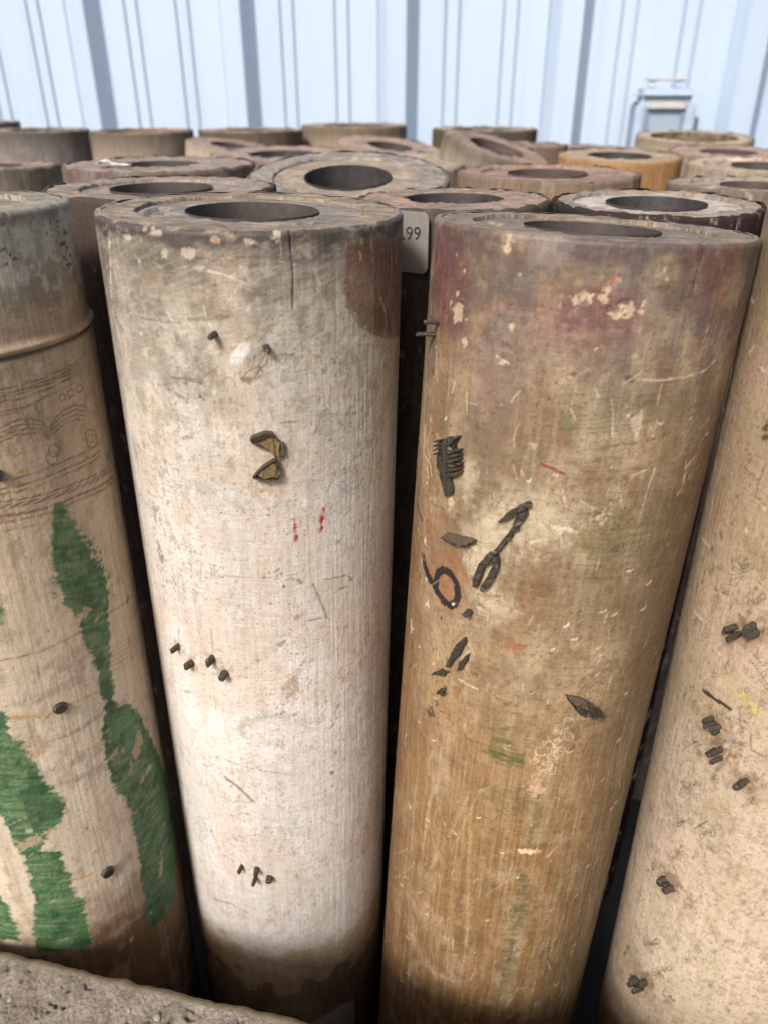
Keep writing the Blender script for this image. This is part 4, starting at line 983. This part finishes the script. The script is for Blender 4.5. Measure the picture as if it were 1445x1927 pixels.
def endm(k, b, d=None, l=None, ang=0.3):
    b = np.minimum(np.array(b, float) * np.array([1.12, 1.10, 1.10]), 236)
    return mat_end_wood('weathered_end_wood', alb(*b), alb(*(b * .66)), alb(*np.minimum(b * 1.24, 250)), ang, k)
EG, EB, EW, ER = endm(11, (142, 130, 118)), endm(12, (140, 122, 106), ang=1.1), endm(13, (172, 164, 152), ang=.7), endm(14, (146, 122, 108), ang=2.0)
ET = endm(15, (158, 142, 122), ang=1.6)
GY, BR, TN, OR, RD_, WH = alb(146, 134, 126), alb(146, 124, 108), alb(174, 156, 134), alb(172, 134, 94), alb(120, 78, 68), alb(198, 186, 166)
DKc, OL = alb(72, 64, 58), alb(134, 124, 106)
def bw(k, base, stain, edge=None, pale=None, top=.74, pa=.5, sa=.7):
    return mat_back_wood('weathered_side_wood', base, stain, edge or alb(84, 76, 68), pale or WH, k * 1.37, top, pa, sa)
R0 = []
SP = [
 ((-.1613, .6013, .7426), 0, -.006, .0825, .69, .44, 'grey roller close behind the white and the green front rollers', bw(1, alb(84, 72, 64), alb(70, 62, 58), pa=.25), EG, EG, M_bore),
 ((-.0305, .7066, .7412), 0, -.17, .086, .73, .43, 'grey roller tilted forward so its round hole shows wide open', bw(2, GY, BR), endm(21, (138, 132, 122), ang=.2), endm(22, (150, 138, 122), ang=.9), M_boreb),
 ((.0482, .5655, .7391), 0, 0, .0663, 0, .51, 'squat rimmed roller carrying the white price tag', bw(3, alb(88, 80, 72), alb(66, 58, 52), pa=.35), endm(23, (142, 124, 110), ang=.1), EG, M_boreb),
 ((.1960, .5918, .7336), 0, -.013, .0735, .80, .48, 'roller with a whitewashed core and flaking black and white paint', bw(4, alb(46, 40, 40), alb(84, 44, 48), alb(70, 62, 58), WH, .735, .95, .5), EG, EW, M_boreb),
 ((-.4142, .8605, .7381), 0, .018, .0775, 0, .55, 'olive grey roller at the left edge, in the row behind the green one', bw(5, OL, GY, pa=.4), EB, EG, M_bore),
 ((-.2143, .8050, .7437), 0, -.01, .0896, 0, .42, 'roller with a scrap of white paper on its rim', bw(6, GY, RD_, pa=.9), EG, EG, M_bore),
 ((-.1301, 1.0806, .7362), 0, -.045, .091, 0, .46, 'grey brown roller behind the one with the paper scrap', bw(7, GY, BR), endm(24, (146, 130, 118), ang=1.4), EG, M_boreb),
 ((.0094, .9650, .7345), 0, -.08, .084, 0, .33, 'roller partly hidden behind the one tilted forward', bw(8, GY, TN), endm(25, (152, 142, 126), ang=.5), EG, M_boreb),
 ((.1498, .7662, .7393), 0, -.012, .0825, .74, .44, 'roller with a rusty red hole between the orange roller and the whitewashed core', bw(9, BR, OR, sa=.4), endm(26, (140, 120, 106), ang=.8), ER, M_borer),
 ((.2739, .9816, .7401), 0, -.05, .07, 0, .52, 'orange brown roller with a pale rim and a clean round hole', bw(10, OR, alb(148, 110, 72), alb(140, 110, 80), OR, .74, .2, .6), ET, EG, M_boreb),
 ((.3391, .7627, .7298), 0, 0, .075, .72, .38, 'roller with a streaked side at the right edge, just behind the whitewashed core', bw(11, alb(118, 106, 96), BR, pa=.7), EG, EG, M_borer),
 ((.4098, .9101, .7353), 0, -.033, .078, .78, .40, 'pale rimmed roller at the right edge in the third row', bw(12, TN, GY, pa=.7), endm(27, (168, 154, 136), ang=.3), ET, M_bore),
 ((.4492, 1.1018, .7369), 0, -.059, .0756, 0, .47, 'brown roller in front of the hollow roller at the right', bw(13, BR, GY), endm(28, (150, 130, 116), ang=.6), EG, M_borer),
 ((-.700, 1.46, .762), 0, 0, .075, 0, .5, 'roller at the far left corner of the back row', bw(14, GY, BR), EG, EG, M_bore),
 ((-.5363, 1.3204, .7550), 0, -.01, .0775, 0, .6, 'grey roller with a bluish smudge in the back row at the left', bw(15, alb(138, 132, 130), GY, pa=.5), EG, EG, M_bore),
 ((-.3708, 1.3121, .7540), 0, -.01, .0775, 0, .8, 'thin hollow roller with an orange rusty inside in the back row', bw(16, alb(150, 136, 122), TN, pa=.5), endm(29, (142, 120, 102), ang=.2), EG, M_boreo),
 ((-.2062, 1.3300, .7545), 0, -.01, .080, 0, .5, 'dark sided roller in the back row behind a leaning one', bw(17, alb(104, 88, 76), BR), EB, EG, M_bore),
 ((-.2150, 1.1950, .7400), .13, -.07, .062, 0, .45, 'leaning roller with a whitish worn side in front of the back row', bw(18, TN, WH, pa=.8), endm(30, (142, 124, 110), ang=.1), EG, M_bore),
 ((-.0490, 1.4100, .7590), 0, -.01, .0864, 0, .6, 'roller with a yellowish blotched side in the back row left of the gap', bw(19, TN, alb(196, 172, 120), pa=.5), EG, EG, M_bore),
 ((.0090, 1.2000, .7390), .11, -.11, .076, 0, .42, 'leaning roller tipped to the right before the yellowish blotched one', bw(20, alb(158, 132, 116), TN), endm(31, (150, 132, 118), ang=.3), EG, M_bore),
 ((.1539, 1.3117, .7570), 0, -.01, .080, 0, .6, 'dark sided roller in the back row behind the steeply leaning one', bw(21, alb(84, 78, 64), OL, pa=.3), endm(32, (146, 136, 120), ang=.3), EG, M_bore),
 ((.1330, .9960, .7480), .25, -.16, .065, 0, .50, 'steeply leaning roller tipped to the right with a whitish side', bw(22, alb(150, 134, 120), WH, pa=.8), endm(33, (138, 120, 106), ang=.1), EG, M_borer),
 ((.1892, 1.1578, .7427), 0, 0, .060, 0, .5, 'small roller half hidden behind the steeply leaning one', bw(23, BR, GY), EB, EG, M_bore),
 ((.3080, 1.2460, .7320), 0, -.03, .074, 0, .5, 'roller standing behind the orange brown roller', bw(24, BR, GY), EG, EG, M_bore),
 ((.4680, 1.2866, .7470), 0, -.075, .085, 0, .75, 'wide hollow roller below the lantern with a dark patterned inside', bw(25, TN, WH, pa=.8), endm(34, (164, 150, 130), ang=.3), EG, mat_simple('patterned_bore', alb(110, 96, 78), .7, 0, .9, 90, .6, .003)),
]
made = []
for k, s_ in enumerate(SP): made.append(back_roller(*s_[:11], seed=k + 1))

# ------------------------------------------------------------------ price tag on the squat roller
ro3, _ = made[2]
def on_side(ro, th, z, off): return ro.pos(th, z, ro.R + off)
tg = tag(empty('price_tag', ro3.M), 'white price tag with rounded corners reading 9.99, stuck between the two middle rollers', 'price tag')
t1, zt, _ = ro3.hit(812, 430); t0 = ro3.hit(720, 430)[0]; zt0 = ro3.hit(780, 397)[1]; zb0 = ro3.hit(780, 512)[1]
w_, h_ = (t1 - t0) * ro3.R, zt0 - zb0; tc_, zc_ = (t0 + t1) / 2, (zt0 + zb0) / 2; rad = .0045
out = []
for cx, cy, a0 in ((w_ / 2 - rad, h_ / 2 - rad, 0), (-w_ / 2 + rad, h_ / 2 - rad, 90), (-w_ / 2 + rad, -h_ / 2 + rad, 180), (w_ / 2 - rad, -h_ / 2 + rad, 270)):
    for t in range(0, 91, 15): out.append((cx + rad * math.cos(R_(a0 + t)), cy + rad * math.sin(R_(a0 + t))))
OFF = .0022
def flat(x, y, o):                                       # the card is stiff: flat, touching the roller in its middle
    p = on_side(ro3, tc_, zc_ + y, OFF + o); return Vector(p) + Vector((math.cos(tc_), math.sin(tc_), 0)) * x
bm = bmesh.new(); f_ = [bm.verts.new(flat(x, y, 0)) for x, y in out]; g_ = [bm.verts.new(flat(x, y, -.0007)) for x, y in out]
bm.faces.new(f_); bm.faces.new(g_[::-1])
for i in range(len(out)): bm.faces.new((f_[i], g_[i], g_[(i + 1) % len(out)], f_[(i + 1) % len(out)]))
bmesh.ops.recalc_face_normals(bm, faces=bm.faces[:])
from_bm('card', bm, mat_simple('white_card', alb(142, 135, 128, .8), .5, 0, .12, 120, .1), tg)
cu = bpy.data.curves.new('price_text', 'FONT'); cu.body = '9.99'; cu.size = .0112; cu.align_x = 'RIGHT'
tmp = bpy.data.objects.new('price_text', cu); COL.objects.link(tmp)
dg = bpy.context.evaluated_depsgraph_get(); me = bpy.data.meshes.new_from_object(tmp.evaluated_get(dg)); bpy.data.objects.remove(tmp)
tx = ro3.hit(797, 450); ty = tx[1] - zc_; txx = (tx[0] - tc_) * ro3.R
for v in me.vertices: v.co = flat(v.co.x + txx, v.co.y + ty + v.co.x * .06, .0003)
link('price_text', me, mat_simple('black_print', alb(58, 56, 56), .6, 0, .1, 300, 0), tg, smooth=False)

# ------------------------------------------------------------------ scrap of paper on a roller behind
ro6, _ = made[5]
pc = at(218, 313, .755); pl = Vector((pc[0], pc[1], ro6.c[2] + .0015))
sc_ = empty('paper_scrap', loc=pl); tag(sc_, 'crumpled scrap of white paper lying on a grey roller rim', 'paper')
bm = bmesh.new(); vs = []
for i in range(9):
    x = -.016 + i * .004
    hgt = .0035 * math.exp(-((i - 2) / 1.6) ** 2) + .0006
    vs.append([bm.verts.new((x, (j - 1.5) * (.0028 if i > 2 else .0042) + .001 * math.sin(i * 1.3) - i * .0006, hgt + .0016 * math.sin(i * 1.7 + j * 2.1) ** 2)) for j in range(4)])
for a, b in zip(vs[:-1], vs[1:]):
    for j in range(3): bm.faces.new((a[j], b[j], b[j + 1], a[j + 1]))
ob = from_bm('sheet', bm, mat_simple('scrap_paper', alb(214, 208, 198, .9), .7, 0, .15, 200, .2), sc_, True)
sm = ob.modifiers.new('thick', 'SOLIDIFY'); sm.thickness = .0004

# ------------------------------------------------------------------ lantern by the metal wall
YL = 1.475
YF = YL - .036; q0, q1 = at(1200, 230, YF), at(1308, 230, YF); LW = float(q1[0] - q0[0]); LX = float((q0[0] + q1[0]) / 2)
ztop = float(at(1255, 166, YF)[2]); zhan = float(at(1255, 147, YL)[2]); LH = .19
lan = empty('lantern', Matrix.Translation((LX, YL, ztop - LH)) @ Matrix.Rotation(R_(-10), 4, 'Z'))
tag(lan, 'pale square glass lantern with a flat handle by the metal wall', 'lantern')
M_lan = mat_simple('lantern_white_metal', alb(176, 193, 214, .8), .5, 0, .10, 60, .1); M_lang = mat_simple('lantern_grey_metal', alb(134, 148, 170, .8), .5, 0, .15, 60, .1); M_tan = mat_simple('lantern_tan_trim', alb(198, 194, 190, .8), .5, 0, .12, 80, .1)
mg, nt, bs = new_mat('lantern_glass'); bs.inputs['Base Color'].default_value = (*alb(200, 220, 236), 1); bs.inputs['Roughness'].default_value = .12; bs.inputs['Transmission Weight'].default_value = .45; bs.inputs['IOR'].default_value = 1.1
M_dusk = mat_simple('lantern_inner', alb(176, 194, 210, .8), .7, 0, .4, 40, .2)
def box(name, x0, x1, y0, y1, z0, z1, mat, parent, bev=.002):
    bm = bmesh.new(); bmesh.ops.create_cube(bm, size=1)
    for v in bm.verts: v.co = Vector(((x0 + x1) / 2 + v.co.x * (x1 - x0), (y0 + y1) / 2 + v.co.y * (y1 - y0), (z0 + z1) / 2 + v.co.z * (z1 - z0)))
    if bev: bmesh.ops.bevel(bm, geom=bm.edges[:], offset=bev, segments=2, affect='EDGES')
    return from_bm(name, bm, mat, parent)
hw = LW / 2
box('base', -hw, hw, -hw, hw, 0, .022, M_lan, lan, .004)
for sx in (-1, 1):
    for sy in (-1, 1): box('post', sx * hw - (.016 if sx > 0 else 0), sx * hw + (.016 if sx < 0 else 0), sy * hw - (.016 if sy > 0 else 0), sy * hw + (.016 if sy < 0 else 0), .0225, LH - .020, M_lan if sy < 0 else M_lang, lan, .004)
box('roof', -hw, hw, -hw, hw, LH - .0195, LH, M_lan, lan, .009)
box('trim', -hw + .018, hw - .018, -hw - .002, -hw + .004, LH - .030, LH - .020, M_tan, lan, .001)
for s_ in (-1, 1):
    box('pane', -hw + .0165, hw - .0165, s_ * (hw - .009) - .001, s_ * (hw - .009) + .001, .0225, LH - .0305, mg, lan, 0)
    box('inner_frame', s_ * (hw - .020) - .003, s_ * (hw - .020) + .003, -hw + .004, -hw + .009, .0225, LH - .0305, M_lang, lan, .001)
hz = zhan - (ztop - LH)
for s_ in (-1, 1): box('handle_post', s_ * .022 - .007, s_ * .022 + .007, -.007, .007, LH, hz - .004, M_lan, lan, .002)
box('handle', -.035, .035, -.009, .009, hz - .004, hz, M_tan, lan, .0015)
box('latch', hw + .001, hw + .012, -.02, -.008, LH - .085, LH - .042, M_lang, lan, .002)
for k, (x, h) in enumerate(((-.022, .075), (-.012, .062), (.006, .070), (.016, .068))):
    bm = bmesh.new()
    bmesh.ops.create_cone(bm, segments=10, radius1=.006, radius2=.004, depth=h, cap_ends=True, matrix=Matrix.Translation((x, 0, .022 + h / 2)))
    from_bm('candle', bm, M_dusk, lan, True)
